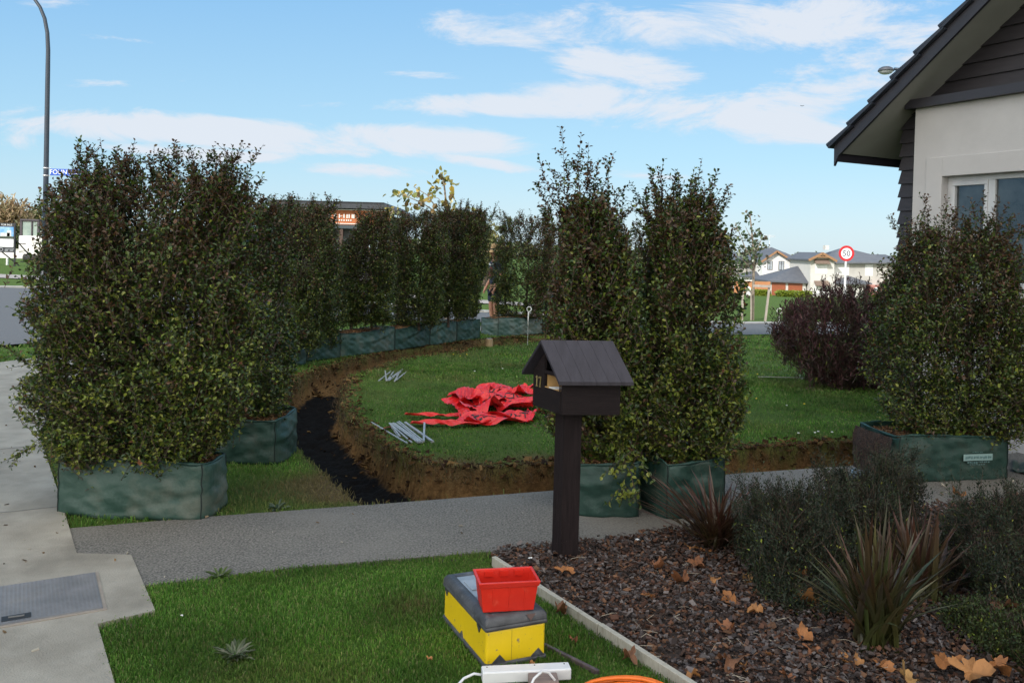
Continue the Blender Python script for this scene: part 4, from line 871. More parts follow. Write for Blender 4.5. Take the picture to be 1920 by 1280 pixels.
# ---- toolbox, bin, power strip, cable
TA = G(908, 1258)
tx = Vector((math.cos(R(24)), math.sin(R(24)), 0)); tL = .268; tyl = .49; trz = math.atan2(tx.y, tx.x); tyv = Vector((-tx.y, tx.x, 0))
tc_ = TA + tx * tL / 2 + tyv * tyl / 2
def toolbox():
    t = thing('toolbox', 'scuffed yellow toolbox with a grey lid standing on the grass', 'toolbox', (tc_.x, tc_.y, .004), trz); L, W = tL - .01, tyl
    yel = M('toolbox_yellow', (.72, .50, .008), (.66, .46, .008), 7, .42, .08, 30, c3=(.24, .19, .10), s3=48, l3=.62, h3=.68)
    gry = M('toolbox_grey', (.035, .036, .042), (.075, .078, .088), 14, .5, .2, 60, c3=(.16, .16, .165), s3=20, l3=.58, h3=.8); lt = M('lid_panel', (.22, .26, .31), (.30, .34, .39), 10, .5, .1, 50, c3=(.14, .13, .12), s3=16, l3=.55, h3=.75)
    mb = MB(); mb.box((0, 0, .082), (L, W, .140)); mb.build('body', yel, t, .012, seg=3)
    mb = MB(); mb.box((0, 0, .011), (L + .012, W + .012, .022)); mb.build('base', gry, t, .008)
    e = .004
    def tri(side, u, z, hw, h):
        mb = MB()
        if side == 'f': mb.prism([(u - hw, -W / 2 - e, z), (u + hw, -W / 2 - e, z), (u + .004, -W / 2 - e, z + h)], (0, e - .0002, 0))
        else: mb.prism([(-L / 2 - e, u - hw, z), (-L / 2 - e, u + hw, z), (-L / 2 - e, u - .004, z + h)], (e - .0002, 0, 0))
        mb.build('trim_point', gry, t)
    for u in (-L / 2 + .055, L / 2 - .035): tri('f', u, .02, .032, .032)
    tri('s', .02, .02, .022, .026)
    for u in (-W / 2 + .075, W / 2 - .035): tri('s', u, .145, .020, -.026)
    
    mb = MB(); mb.box((-.02, -W / 2 - .0008, .083), (.0012, .0016, .118)); mb.build('crease', M('crease', (.35, .26, .02)), t)
    mb = MB(); mb.box((0, 0, .157), (L + .014, W + .014, .022)); mb.build('lid_rim', gry, t, .009)
    # lid: a ring round a sunken pale panel
    mb = MB(); zt = .203
    def ring(inset, z): return [(sx * (L / 2 + .006 - inset), sy * (W / 2 + .006 - inset), z) for sx, sy in ((-1, -1), (1, -1), (1, 1), (-1, 1))]
    rings = [ring(0, .1685), ring(.002, .186), ring(.012, .200), ring(.026, zt), ring(.040, zt - .001), ring(.046, zt - .007)]
    o = len(mb.v); vs = [p for rg in rings for p in rg]; fs = [(i * 4 + k, i * 4 + (k + 1) % 4, (i + 1) * 4 + (k + 1) % 4, (i + 1) * 4 + k) for i in range(len(rings) - 1) for k in range(4)]
    mb._add(vs, fs); mb.build('lid', gry, t, .012, True, seg=3)
    mb = MB(); mb.box((0, 0, .193), (L - .078, W - .078, .006)); mb.box((0, .09, .198), (L - .10, .10, .008)); mb.build('lid_panel', lt, t, .003)
    mb = MB(); mb.box((.01, .02, .1965), (.11, .034, .003)); mb.build('handle_recess', M('recess', (.012, .012, .013)), t)
    mb = MB(); mb.tube([(-.05, .02, .200), (-.045, .02, .207), (.065, .02, .207), (.07, .02, .200)], .006, 8); mb.build('handle', gry, t)
    mb = MB(); mb.prism([(L / 2 - .09, -W / 2 - .0075, .196), (L / 2 - .05, -W / 2 - .0075, .196), (L / 2 - .072, -W / 2 - .0095, .170)], (0, .002, 0)); mb.build('lid_latch', M('latch', (.12, .075, .07), None, 12, .5), t)
    return t
toolbox()
def bin_box():
    a, b = G(903, 1148, .212), G(1004, 1142, .212); d = b - a; d.z = 0; L = d.length; rz = math.atan2(d.y, d.x); n = Vector((-math.sin(rz), math.cos(rz), 0)); W = .135; c = (a + b) / 2 + n * W / 2; H = .122
    t = thing('storage_bin', 'open red plastic bin standing on the yellow toolbox', 'bin', (c.x, c.y, .2095), rz)
    red = M('bin_red', (.62, .022, .010), (.52, .018, .009), 8, .38, .05, 40, c3=(.60, .07, .04), s3=25, l3=.6, h3=.8)
    k0, k1 = .94, 1.06; mb = MB()
    def rg(k, z, i=0): return [(sx * (L / 2 * k - i), sy * (W / 2 * k - i), z) for sx, sy in ((-1, -1), (1, -1), (1, 1), (-1, 1))]
    rs = [rg(k0, 0), rg(k1, H - .022), rg(k1, H - .022, -.004), rg(k1, H - .004, -.009), rg(k1, H, -.009), rg(k1, H, .002), rg(k1, H - .02, .004), rg(k0, .004, .004)]
    mb._add([p for q in rs for p in q], [(i * 4 + k, i * 4 + (k + 1) % 4, (i + 1) * 4 + (k + 1) % 4, (i + 1) * 4 + k) for i in range(len(rs) - 1) for k in range(4)] + [(3, 2, 1, 0), (28, 29, 30, 31)])
    mb.build('shell', red, t, .0025)
    for u in (-.30, .0, .30): mb = MB(); mb.bar((u * L * .94, -W / 2 * .945 - .0008, .004), (u * L, -W / 2 * 1.055 - .0008, H - .026), .004, .002, up=(0, 1, 0)); mb.build('rib', red, t)
    for u in (-.27, .02, .3): mb = MB(); mb.box((u * L, W / 2 * 1.02 - .004, H - .018), (.035, .010, .022)); mb.build('inner_tab', red, t)
bin_box()
def power_strip():
    a, b = G(903, 1281, .0), G(1068, 1273, .0); d = b - a; L = d.length; rz = math.atan2(d.y, d.x); n = Vector((-math.sin(rz), math.cos(rz), 0)); c = (a + b) / 2 + n * .0
    t = thing('power_strip', 'white power strip lying on the grass in front of the toolbox', 'power strip', (c.x, c.y, .012), rz); wp = M('white_plastic', (.70, .70, .72), (.64, .64, .66), 10, .35, .0, c3=(.45, .43, .40), s3=60, l3=.68, h3=.74)
    mb = MB(); mb.box((0, 0, .022), (L, .058, .044)); mb.build('housing', wp, t, .005)
    mb = MB(); 
    for u in (-.44, .1, .44): mb.lathe([(.0001, .046), (.0025, .046), (.003, .044)], (u * L, .012, 0), 8)
    mb.build('screw', M('screw', (.1, .1, .1)), t)
    mb = MB(); mb.tube([(-L / 2 - .001, .0, .022), (-L / 2 - .03, .0, .028), (-L / 2 - .07, -.02, .022), (-L / 2 - .11, -.06, .004), (-L / 2 - .13, -.12, .0)], .005, 8); mb.build('cord', wp, t, smooth=True)
power_strip()
c = G(1014, 1296, .0); t = thing('timber_block', 'weathered timber offcut beside the white power strip', 'timber offcut', c, R(4)); mb = MB(); mb.box((.01, .01, .025), (.11, .075, .05)); mb.build('wood', M_wood('old_timber', (.16, .115, .10), (.24, .18, .16)), t, .004)
mb = MB(); o = G(1000, 1304); mb.tube([o + Vector(p) for p in ((-.03, -.05, .02), (0, -.02, .075), (.03, .01, .088), (.055, .03, .075), (.08, .02, .05))], .005, 8)
t = thing('white_cord', 'white cord looping over the timber offcut', 'cord', o); mb.build('cord', M('white_cord', (.68, .68, .70)), t, smooth=True, origin=o)
o = G(1180, 1352); t = thing('extension_cable', 'coil of orange extension cable at the edge of the grass', 'cable', o); r = np.random.default_rng(8); mb = MB()
pts = []
for i in range(7 * 26):
    a = i / 26 * 2 * math.pi; k = int(i / 26); rx = .20 + .012 * math.sin(k * 2.1) + .010 * math.sin(a * 2 + k); ry = .215 + .013 * math.cos(k * 1.7) + .010 * math.sin(a * 3 + k * 2)
    pts.append(o + Vector((rx * math.cos(a) + .012 * math.sin(k * 3), ry * math.sin(a) + .01 * k * (.5 - (k % 2)), .012 + .0075 * (k % 4) + .022 * abs(math.sin(a * .5 + k * 1.3)))))
mb.tube(pts, .0065, 8); mb.build('cable', M('orange_sheath', (.78, .16, .012), (.70, .14, .012), 20, .38), t, smooth=True, origin=o)
a, b = G(1020, 1209, .012), G(1122, 1260, .012); t = thing('metal_bar', 'dark rusty bar lying in the grass behind the toolbox', 'bar', a); mb = MB(); mb.bar(a, b, .016, .020); mb.build('bar', M('rusty_bar', (.050, .036, .040), (.11, .085, .085), 20, .6, .3, 40), t, .003, origin=a)
# ---- timber edging and the inspection cover
t = thing('timber_edging', 'pale grey timber board edging the bark bed', 'edging board', EDGE_A); nrm = Vector((-_ed.y, _ed.x, 0)); mb = MB(); A0, B0 = Vector((EDGE_A.x, EDGE_A.y, 0)), Vector((EDGE_C.x, EDGE_C.y, 0))
for k in range(3):
    p, q = A0.lerp(B0, k / 3), A0.lerp(B0, (k + 1) / 3 - .002); mb.prism([p - nrm * .013 - Vector((0, 0, .05)), q - nrm * .013 - Vector((0, 0, .05)), q + nrm * .013 - Vector((0, 0, .05)), p + nrm * .013 - Vector((0, 0, .05))], (0, 0, .10 + .003 * (k % 2)))
mb.build('board', M('edging_timber', (.33, .31, .26), (.42, .395, .34), 5, .8, .35, 30, stretch=(4, 20, 4), c3=(.24, .215, .17), s3=3), t, .003, origin=EDGE_A)
p1, p2 = G(178, 1073.5, .02), G(193, 1140, .02); e1 = (p1 - p2); W_ = e1.length; rz = math.atan2(e1.y, e1.x); e2 = Vector((-e1.y, e1.x, 0)).normalized(); L_ = .80
cc = (p1 + p2) / 2 + e2 * L_ / 2; t = thing('inspection_cover', 'rectangular grey steel inspection cover set in the concrete footpath', 'inspection cover', (cc.x, cc.y, .0175), rz)
mb = MB(); mb.box((0, 0, .001), (W_ + .03, L_ + .03, .004)); mb.build('surround', M('cover_rim', (.24, .20, .17), (.30, .26, .22), 9, .8), t)
cm = M('cover_steel', (.15, .152, .162), (.21, .21, .22), 6, .6, .0, metal=.1, c3=(.20, .19, .18), s3=4)
mb = MB(); mb.box((0, 0, .0045), (W_, L_, .005))
for i in range(30): mb.box((-W_ / 2 + W_ * (i + .5) / 30, 0, .0078), (W_ / 60, L_ * .985, .0016))
for i in range(48): mb.box((0, -L_ / 2 + L_ * (i + .5) / 48, .0076), (W_ * .985, L_ / 110, .0014))
mb.build('plate', cm, t)
mb = MB(); mb.box((-W_ / 2 + .05, -L_ / 2 + .33, .0092), (.055, .11, .0022)); mb.build('lifting_pocket', M('pocket', (.020, .020, .022)), t)
mb = MB(); mb.tube([(-W_ / 2 + .05, -L_ / 2 + .30, .011), (-W_ / 2 + .055, -L_ / 2 + .36, .011)], .005, 6); mb.build('lifting_bar', M('lift_bar', (.10, .10, .10)), t)

# ---- stakes, red barrier, flag, stump, pigtail posts
SM = M('stake_metal', (.34, .35, .36), (.46, .47, .48), 20, .45, metal=.35, c3=(.25, .22, .2), s3=30, l3=.6, h3=.7)
def stake(a, b, z0, z1, label, group, w=.014):
    p, q = G(*a, .012 + z0), G(*b, .012 + z1); t = thing('stake', label, 'stake', (p + q) / 2, 0, group); mb = MB(); mb.bar(p, q, w, w * .7); d = (q - p).normalized()
    mb.prism([q - d * .02 + Vector((0, 0, .011)), q + Vector((0, 0, .011)), q - d * .01 + Vector((d.y * .02, -d.x * .02, .011))], (0, 0, .003)); mb.build('bar', SM, t, .0012, origin=(p + q) / 2)
NEARL = 'pale metal stake in the pile beside the red barrier'; FARL = 'pale metal stake in the small heap near the far bend of the trench'
def cv(x, y): return (680 + x / 5.333, 680 + y / 5.333)
for i, (a, b, c_, d) in enumerate([(90, 595, 445, 803), (268, 603, 372, 732), (270, 605, 492, 797), (288, 605, 556, 797), (305, 600, 575, 797), (322, 605, 590, 800), (345, 592, 600, 798), (365, 585, 612, 785)]):
    stake(cv(a, b), cv(c_, d), .004 * (i % 3), .004 * ((i + 1) % 3), NEARL, 'stakes piled beside the red barrier')
stake(cv(425, 597), cv(702, 790), .0, .0, 'thick pale stake on the right side of the near pile', 'stakes piled beside the red barrier', .024)
stake(cv(618, 600), cv(610, 785), .03, .02, 'pale stake lying across the near end of the pile, pointing away', 'stakes piled beside the red barrier', .018)
for i, (a, b, c_, d) in enumerate([(160, 180, 275, 90), (225, 78, 236, 176), (240, 177, 392, 70), (262, 177, 380, 92), (318, 185, 360, 110), (335, 172, 430, 95), (252, 168, 305, 92)]):
    stake(cv(a, b), cv(c_, d), .006 * (i % 3), .006 * ((i + 1) % 3), FARL, 'stakes heaped near the far bend', .016)
RED = M('barrier_red', (.72, .022, .022), (.60, .014, .018), 7, .32, .25, 30, c3=(.62, .12, .13), s3=8, l3=.55, h3=.85)  # paler pinkish patches put the plastic's sheen into the colour
o = G(727, 800); t = thing('marker_flag', 'small red flag among the pale stakes', 'flag', o); mb = MB(); p, q, s_ = G(719, 803, .01), G(733, 800, .012), G(724, 801, .06)
mb.prism([p - o, q - o, s_ - o], (.002, .012, .004)); mb.build('cloth', RED, t); mb = MB(); mb.tube([q - o, G(752, 826, .01) - o], .004, 5); mb.build('stick', SM, t)
def barrier():
    o = G(925, 772); t = thing('barrier_sheet', 'crumpled red plastic barrier printed KEEP OUT, heaped on the lawn', 'barrier', o); r = np.random.default_rng(12)
    VV, FF = [], []; TV, TF = [], []
    tv, tf = text_mesh('KEEP OUT', .17, 0.0)
    def ribbon(p0, p1, w, h, seed, text=True, amp=.05, flat=False):
        h = .012 + (h - .012) * .5; amp *= .75
        q = np.random.default_rng(seed); a, b = G(*p0) - o, G(*p1) - o; a.z = b.z = 0; d = b - a; L = d.length; d.normalize(); n = Vector((-d.y, d.x, 0)); ph = q.uniform(0, 6.28, 6); L2 = L * 1.15
        def S(u, v):      # u along 0..1, v across -.5...5
            x = u * L + .03 * math.sin(9 * u + ph[0]); y = .06 * math.sin(5 * u + ph[1]); tw = (.25 if flat else .42) * math.sin(4.2 * u * L * 2 + ph[2]) + .2 * math.sin(11 * u + ph[3])
            z = h + amp * (.5 + .5 * math.sin(9 * u * L * 1.6 + ph[4] + 3 * v)) + .35 * amp * math.sin(17 * u + 9 * v + ph[5]) + .018 * abs(math.sin(23 * v + 11 * u + ph[0]))
            c, s_ = math.cos(tw), math.sin(tw); k = 1 - .25 * abs(math.sin(7 * u + ph[2]))
            zz = z + v * w * s_ * k * .85; zz = .012 + .5 * (zz + math.sqrt(zz * zz + .0006)); return Vector(a) + d * x + n * (y + v * w * c * k) + Vector((0, 0, zz))
        nu, nv = max(14, int(L / .02)), 14; off = sum(len(x) for x in VV)
        VV.append([S(i / nu, j / nv - .5) for i in range(nu + 1) for j in range(nv + 1)])
        FF.extend([(off + i * (nv + 1) + j, off + (i + 1) * (nv + 1) + j, off + (i + 1) * (nv + 1) + j + 1, off + i * (nv + 1) + j + 1) for i in range(nu) for j in range(nv)])
        if text and L > .25:
            reps = max(1, int(L / .8)); to = sum(len(x) for x in TV); bm = bmesh.new(); vs = [bm.verts.new(p) for p in tv]
            for f in tf:
                try: bm.faces.new([vs[k] for k in f])
                except ValueError: pass
            bmesh.ops.subdivide_edges(bm, edges=[e for e in bm.edges if e.calc_length() > .02], cuts=2, use_grid_fill=True); bmesh.ops.triangulate(bm, faces=bm.faces)
            bm.verts.ensure_lookup_table(); bm.verts.index_update(); um = .5 + q.uniform(-.1, .1); out = []
            for v_ in bm.verts:
                u = min(.98, max(.02, um + v_.co.x / max(L, .8))); vv = max(-.47, min(.47, v_.co.y / w)); e_ = .01
                p = S(u, vv); tn = (S(u + e_, vv) - p).cross(S(u, vv + e_) - p)
                if tn.z < 0: tn = -tn
                out.append(p + tn.normalized() * .0035)
            TV.append(out); TF.extend([tuple(to + v_.index for v_ in f.verts) for f in bm.faces]); bm.free()
    ribbon((842, 772), (1012, 752), .42, .03, 1); ribbon((868, 800), (1015, 782), .34, .02, 2); ribbon((838, 760), (960, 770), .40, .05, 3, True, .08); ribbon((905, 742), (1002, 738), .40, .02, 4)
    ribbon((880, 782), (985, 764), .38, .07, 5, True, .07); ribbon((930, 775), (1020, 770), .35, .06, 6, True, .06); ribbon((872, 770), (905, 745), .32, .09, 7, False, .09); ribbon((855, 790), (1000, 790), .26, .02, 8, True, .04)
    ribbon((765, 786), (900, 783), .10, .012, 9, False, .02, True); ribbon((776, 803), (915, 797), .13, .012, 10, False, .03, True); ribbon((938, 752), (1000, 748), .3, .09, 11, False, .06)
    V = [tuple(p) for q in VV for p in q]; me = npmesh('sheet', V, FF, RED, t); 
    TVV = [tuple(p) for q in TV for p in q]; npmesh('lettering', TVV, TF, M('barrier_ink', (.020, .010, .014)), t)
barrier()
c = G(917, 650); t = thing('sawn_stump', 'short sawn timber peg standing at the far lip of the trench', 'peg', c); mb = MB(); mb.lathe([(.066, -.03), (.062, .12), (.058, .142), (.0001, .144)], (0, 0, 0), 14); mb.build('peg', M_wood('peg_wood', (.24, .16, .08), (.32, .23, .13), st=(8, 8, 1)), t)
mb = MB(); mb.lathe([(.05, .1445), (.0001, .147)], (0, 0, 0), 14); mb.build('cut_top', M('peg_top', (.30, .29, .30)), t)
def pigtail(label, px, pyb, pyt, loop_r, grey):
    c = G(px, pyb); H = (pyb - pyt) * c.y / 1600; t = thing('pigtail_post', label, 'fence post', c, 0, 'white pigtail posts'); mb = MB(); wm = M('post_white', (.72, .72, .70))
    top = H - loop_r * 2; k = .5 if grey else 0.02; mb.tube([(0, 0, H * k), (0, 0, top)], .011, 8)
    pts = [(0, 0, top)] + [(loop_r * (1 + .15) * math.sin(a) * .9 + .004 * a, .006 * a, top + loop_r - loop_r * math.cos(a)) for a in np.linspace(.1, 5.6, 16)]; mb.tube(pts, .010, 8); mb.build('hook', wm, t, smooth=True)
    mb = MB(); mb.tube([(0, 0, -.05), (0, 0, H * k + .01)], .006, 6); mb.build('shaft', SM, t)
pigtail('white pigtail fence post at the far edge of the near lawn', 989, 646, 575, .045, True)
pigtail('white pigtail fence post at the road beside the purple bush', 1460, 622, 578, .075, False)
a, b = G(1422, 706, .03), G(1512, 708, .03); t = thing('thin_rod', 'thin pale rod lying in the grass by the purple bush', 'rod', a); mb = MB(); mb.tube([a, b], .006, 6); mb.build('rod', M('pale_rod', (.4, .4, .36)), t, origin=a)

# ---- flaxes, shrubs and the purple bush
MT_FLAX = M_tint('flax_leaf', .40, .15, .5)
def flax(label, base, n, h, spread, wd, pal, basepal, seed, arch=.35, bias=(0, 0)):
    r = np.random.default_rng(seed); t = thing('flax_plant', label, 'flax', base, 0, 'flaxes in the bark bed'); V, F, T = [], [], []; K = 9
    for i in range(n):
        a = r.uniform(0, 6.28); out = Vector((math.cos(a) + bias[0], math.sin(a) + bias[1], 0)); s_ = spread * r.uniform(.1, 1.1); hh = 1.5 * h * r.uniform(.55, 1.05) * (1 - .25 * (s_ / spread) ** 2); ar = arch * r.uniform(.2, 1.2) * s_ / spread; side = Vector((-out.y, out.x, 0)).normalized() if out.length > .01 else Vector((1, 0, 0))
        r0 = Vector((r.normal(0, .035), r.normal(0, .03), -.01)); w = wd * r.uniform(.6, 1.15); tw = r.normal(0, .5); c0 = np.array(pal[r.integers(0, len(pal))]) * r.uniform(.7, 1.3); cb = np.array(basepal[r.integers(0, len(basepal))]); o = len(V)
        for k in range(K):
            f = k / (K - 1); p = r0 + out * (s_ * f ** 1.5) + Vector((0, 0, hh * (f - ar * f ** 3))); q = math.sin(min(1, f * 1.15 + .28) * math.pi) ** .6 if f < .98 else 0.03
            sd_ = (side * math.cos(tw * f) + Vector((0, 0, 1)) * math.sin(tw * f)).normalized(); up_ = out.normalized() * -.35 + Vector((0, 0, .4)); 
            V += [tuple(p - sd_ * w * q / 2), tuple(p - up_ * w * .22 * q), tuple(p + sd_ * w * q / 2)]; cc_ = cb * (1 - min(1, f * 1.5)) + c0 * min(1, f * 1.5); T += [tuple(cc_ * 1.15), tuple(cc_ * .8), tuple(cc_ * 1.15)]
            if k: F += [(o + 3 * k - 3, o + 3 * k - 2, o + 3 * k + 1, o + 3 * k), (o + 3 * k - 2, o + 3 * k - 1, o + 3 * k + 2, o + 3 * k + 1)]
    npmesh('leaf_blades', V, F, MT_FLAX, t, np.array(T)); return t
REDP = [(.060, .018, .016), (.085, .026, .020), (.045, .014, .016), (.075, .035, .022), (.10, .045, .035)]; GRNB = [(.045, .060, .015), (.06, .07, .02), (.035, .035, .012)]
flax('small dark red flax in front of the creased green bag', G(1345, 1030), 170, .47, 1.0, .018, REDP, [(.05, .045, .014), (.03, .02, .01)], 51, .3)
BRZ = [(.062, .056, .024), (.080, .048, .026), (.095, .032, .022), (.050, .060, .024), (.066, .024, .018), (.10, .085, .036), (.058, .038, .036)]
flax('big bronze and green flax arching over the bark at the front', G(1640, 1216), 130, .66, .70, .025, BRZ, GRNB, 52, .5)
flax('dark red flax behind the big bronze one', G(1722, 1130), 85, .54, .55, .024, REDP, GRNB, 53, .25)
flax('purple red flax poking out behind the airy bush by the frame edge', G(1890, 1010), 40, .38, .26, .018, REDP, GRNB, 54, .3)
flax('red flax cut off by the lower right corner of the bed', G(1965, 1290), 34, .36, .30, .026, REDP, GRNB, 55, .3, (-.2, 0))
MT_FINE = M_tint('fine_leaf', .55, .1, .3)
FINE = [(.015, .026, .014), (.021, .033, .019), (.028, .038, .024), (.012, .020, .012), (.034, .050, .020)]
def fine_shrub(label, px, py, rows, depth, n, seed, pal=FINE, leaf=(.019, .0065), name='fine_shrub', **kw):
    c = G(px, py); return hedge_plant(name, label, profile_px(c, rows), depth, n, c, leaf, kw.pop('shoots', ()), 3, seed, 0, 0, .04, 15, 'small leaved shrubs in the bark bed', 0, 1.2, (.10, .22), 0, None, pal, 'shrub', 1.0, MT_FINE, .007, .42, .0009)
c = G(1480, 1085)
fine_shrub('dark fine leaved shrub beside the small red flax', 1480, 1088, [(1085, 1430, 1530), (1040, 1385, 1575), (980, 1378, 1580), (950, 1405, 1555), (925, 1430, 1530)], .26, 1500, 61, shoots=more_shoots(c, 1400, 1560, 880, 945, 44, 61, 20, 60))
c = G(1600, 1050)
fine_shrub('tall dark fine leaved shrub between the flaxes', 1600, 1052, [(1050, 1560, 1640), (1000, 1520, 1680), (940, 1515, 1690), (905, 1535, 1675), (885, 1555, 1650)], .27, 1450, 62, shoots=more_shoots(c, 1540, 1690, 845, 910, 48, 62, 20, 60))
c = G(1690, 1005)
fine_shrub('twiggy fine leaved shrub against the torn end of the printed bag', 1690, 1008, [(1005, 1650, 1725), (950, 1635, 1735), (890, 1640, 1725), (860, 1650, 1710)], .2, 600, 63, shoots=more_shoots(c, 1640, 1715, 830, 880, 20, 63, 15, 40))
c = G(1905, 1135)
fine_shrub('airy dark shrub at the end of the bed', 1905, 1138, [(1135, 1840, 1960), (1080, 1790, 2010), (1010, 1790, 2020), (970, 1820, 2010), (945, 1845, 1990)], .32, 1650, 64, shoots=more_shoots(c, 1810, 1990, 890, 965, 54, 64, 20, 70))
fine_shrub('low dark shrub at the foot of the tall one, beside fallen leaves', 1500, 1128, [(1128, 1460, 1540), (1105, 1425, 1570), (1080, 1430, 1565)], .18, 1000, 65)
fine_shrub('low bright green creeping shrub at the end of the bed', 1870, 1205, [(1205, 1830, 1930), (1180, 1785, 1960), (1150, 1795, 1960), (1135, 1820, 1940)], .2, 1300, 66, [(.030, .050, .012), (.045, .065, .014), (.020, .036, .012)], (.016, .008))
c = G(1580, 722); PURP = [(.075, .030, .036), (.11, .042, .045), (.055, .024, .028), (.060, .050, .024), (.13, .060, .060), (.050, .044, .026)]
hedge_plant('purple_bush', 'rounded purple leaved bush on the lawn in front of the speed limit sign', profile_px(c, [(720, 1540, 1660), (690, 1500, 1700), (650, 1470, 1712), (610, 1462, 1705), (580, 1480, 1690), (555, 1510, 1665), (540, 1545, 1640)]), .75, 2300, c, (.07, .016),
            more_shoots(c, 1540, 1650, 516, 580, 18, 71, 22, 30) + more_shoots(c, 1480, 1560, 545, 610, 14, 72, 12, 40) + more_shoots(c, 1630, 1700, 545, 610, 12, 73, 22, 40) + shoots_px(c, [(1500, 650, 1456, 610), (1495, 680, 1458, 650), (1510, 630, 1462, 585)]), 4, 71, 0, 0, .02, 9, None, 0, 1.25, (.2, .42), 0, None, PURP, 'bush', 1.5, M_tint('purple_leaf', .45, .25, .4), .03, .45)

# ---- fallen leaves, litter, weeds
MT_DEAD = M_tint('dead_leaf', .65, .25, .3)
def dead_leaf_mesh(seed, curl):
    r = np.random.default_rng(seed); na, nr = 44, 6; V = [(0, 0, 0)]; ph = r.uniform(0, 6.28, 5); lf = r.uniform(.55, 1.12, 6); jag = r.normal(0, .05, na)
    for i in range(1, nr + 1):
        f = i / nr
        for k in range(na):
            a = 2 * math.pi * k / na; lob = .62 + .38 * abs(math.cos(2.5 * a)) ** .8 + .05 * math.sin(11 * a + ph[0]) + .04 * math.sin(17 * a + ph[4]); lob = (lob + jag[k] * f) * lf[int((a + .63) / 1.2566) % 5]
            if abs(a - math.pi) < .35: lob *= .6
            x, y = math.cos(a) * f * lob, math.sin(a) * f * lob
            z = curl * (.75 * y * y + .42 * x * x * math.sin(ph[1]) + .26 * f * math.sin(3 * a + ph[2])) + .05 * abs(math.sin(2.5 * a)) * f + .05 * math.sin(7 * x + ph[3]) * f
            V.append((x, y, z))
    kk = curl * r.uniform(.35, .85); sg = -1 if r.random() < .5 else 1; ax = r.uniform(0, math.pi); ca, sa = math.cos(ax), math.sin(ax); W2 = []
    for (x, y, z) in V:
        u, v = x * ca + y * sa, -x * sa + y * ca; an = u * kk; u2 = math.sin(an) / kk; z2 = z * .8 + sg * (1 - math.cos(an)) / kk; W2.append((u2 * ca - v * sa, u2 * sa + v * ca, z2))
    V = W2
    F = [(0, 1 + k, 1 + (k + 1) % na) for k in range(na)]; Q = [(1 + (i - 1) * na + k, 1 + i * na + k, 1 + i * na + (k + 1) % na, 1 + (i - 1) * na + (k + 1) % na) for i in range(1, nr) for k in range(na)]
    return V, F + Q
DEADC = [(.32, .125, .036), (.22, .082, .030), (.35, .155, .048), (.15, .062, .026), (.38, .21, .07)]
DEADM = [M('dead_leaf_%d' % i, c_, tuple(v * .62 for v in c_), 9, .7, .3, 60, c3=tuple(v * .35 for v in c_), s3=18, l3=.6, h3=.75) for i, c_ in enumerate(DEADC)]
def dead_leaf(label, px, py, wpx, seed, curl=.8, ci=0, tilt=None, up=.022):
    c = G(px, py, up); s = wpx * c.y / 1600 / 1.9; r = np.random.default_rng(seed); V, F = dead_leaf_mesh(seed, curl)
    me = bpy.data.meshes.new('fallen_leaf'); zmin = min(v[2] for v in V); me.from_pydata([(v[0] * s, v[1] * s, (v[2] - zmin * .5) * s) for v in V], [], F); me.update(); o = link('fallen_leaf', me, DEADM[ci % 5], None, smooth=True)
    tl = tilt if tilt is not None else (r.normal(0, .22), r.normal(0, .22)); o.location = c; o.rotation_euler = (tl[0], tl[1], r.uniform(0, 6.28))
    tag(o, label, 'fallen leaf', 'fallen plane tree leaves')
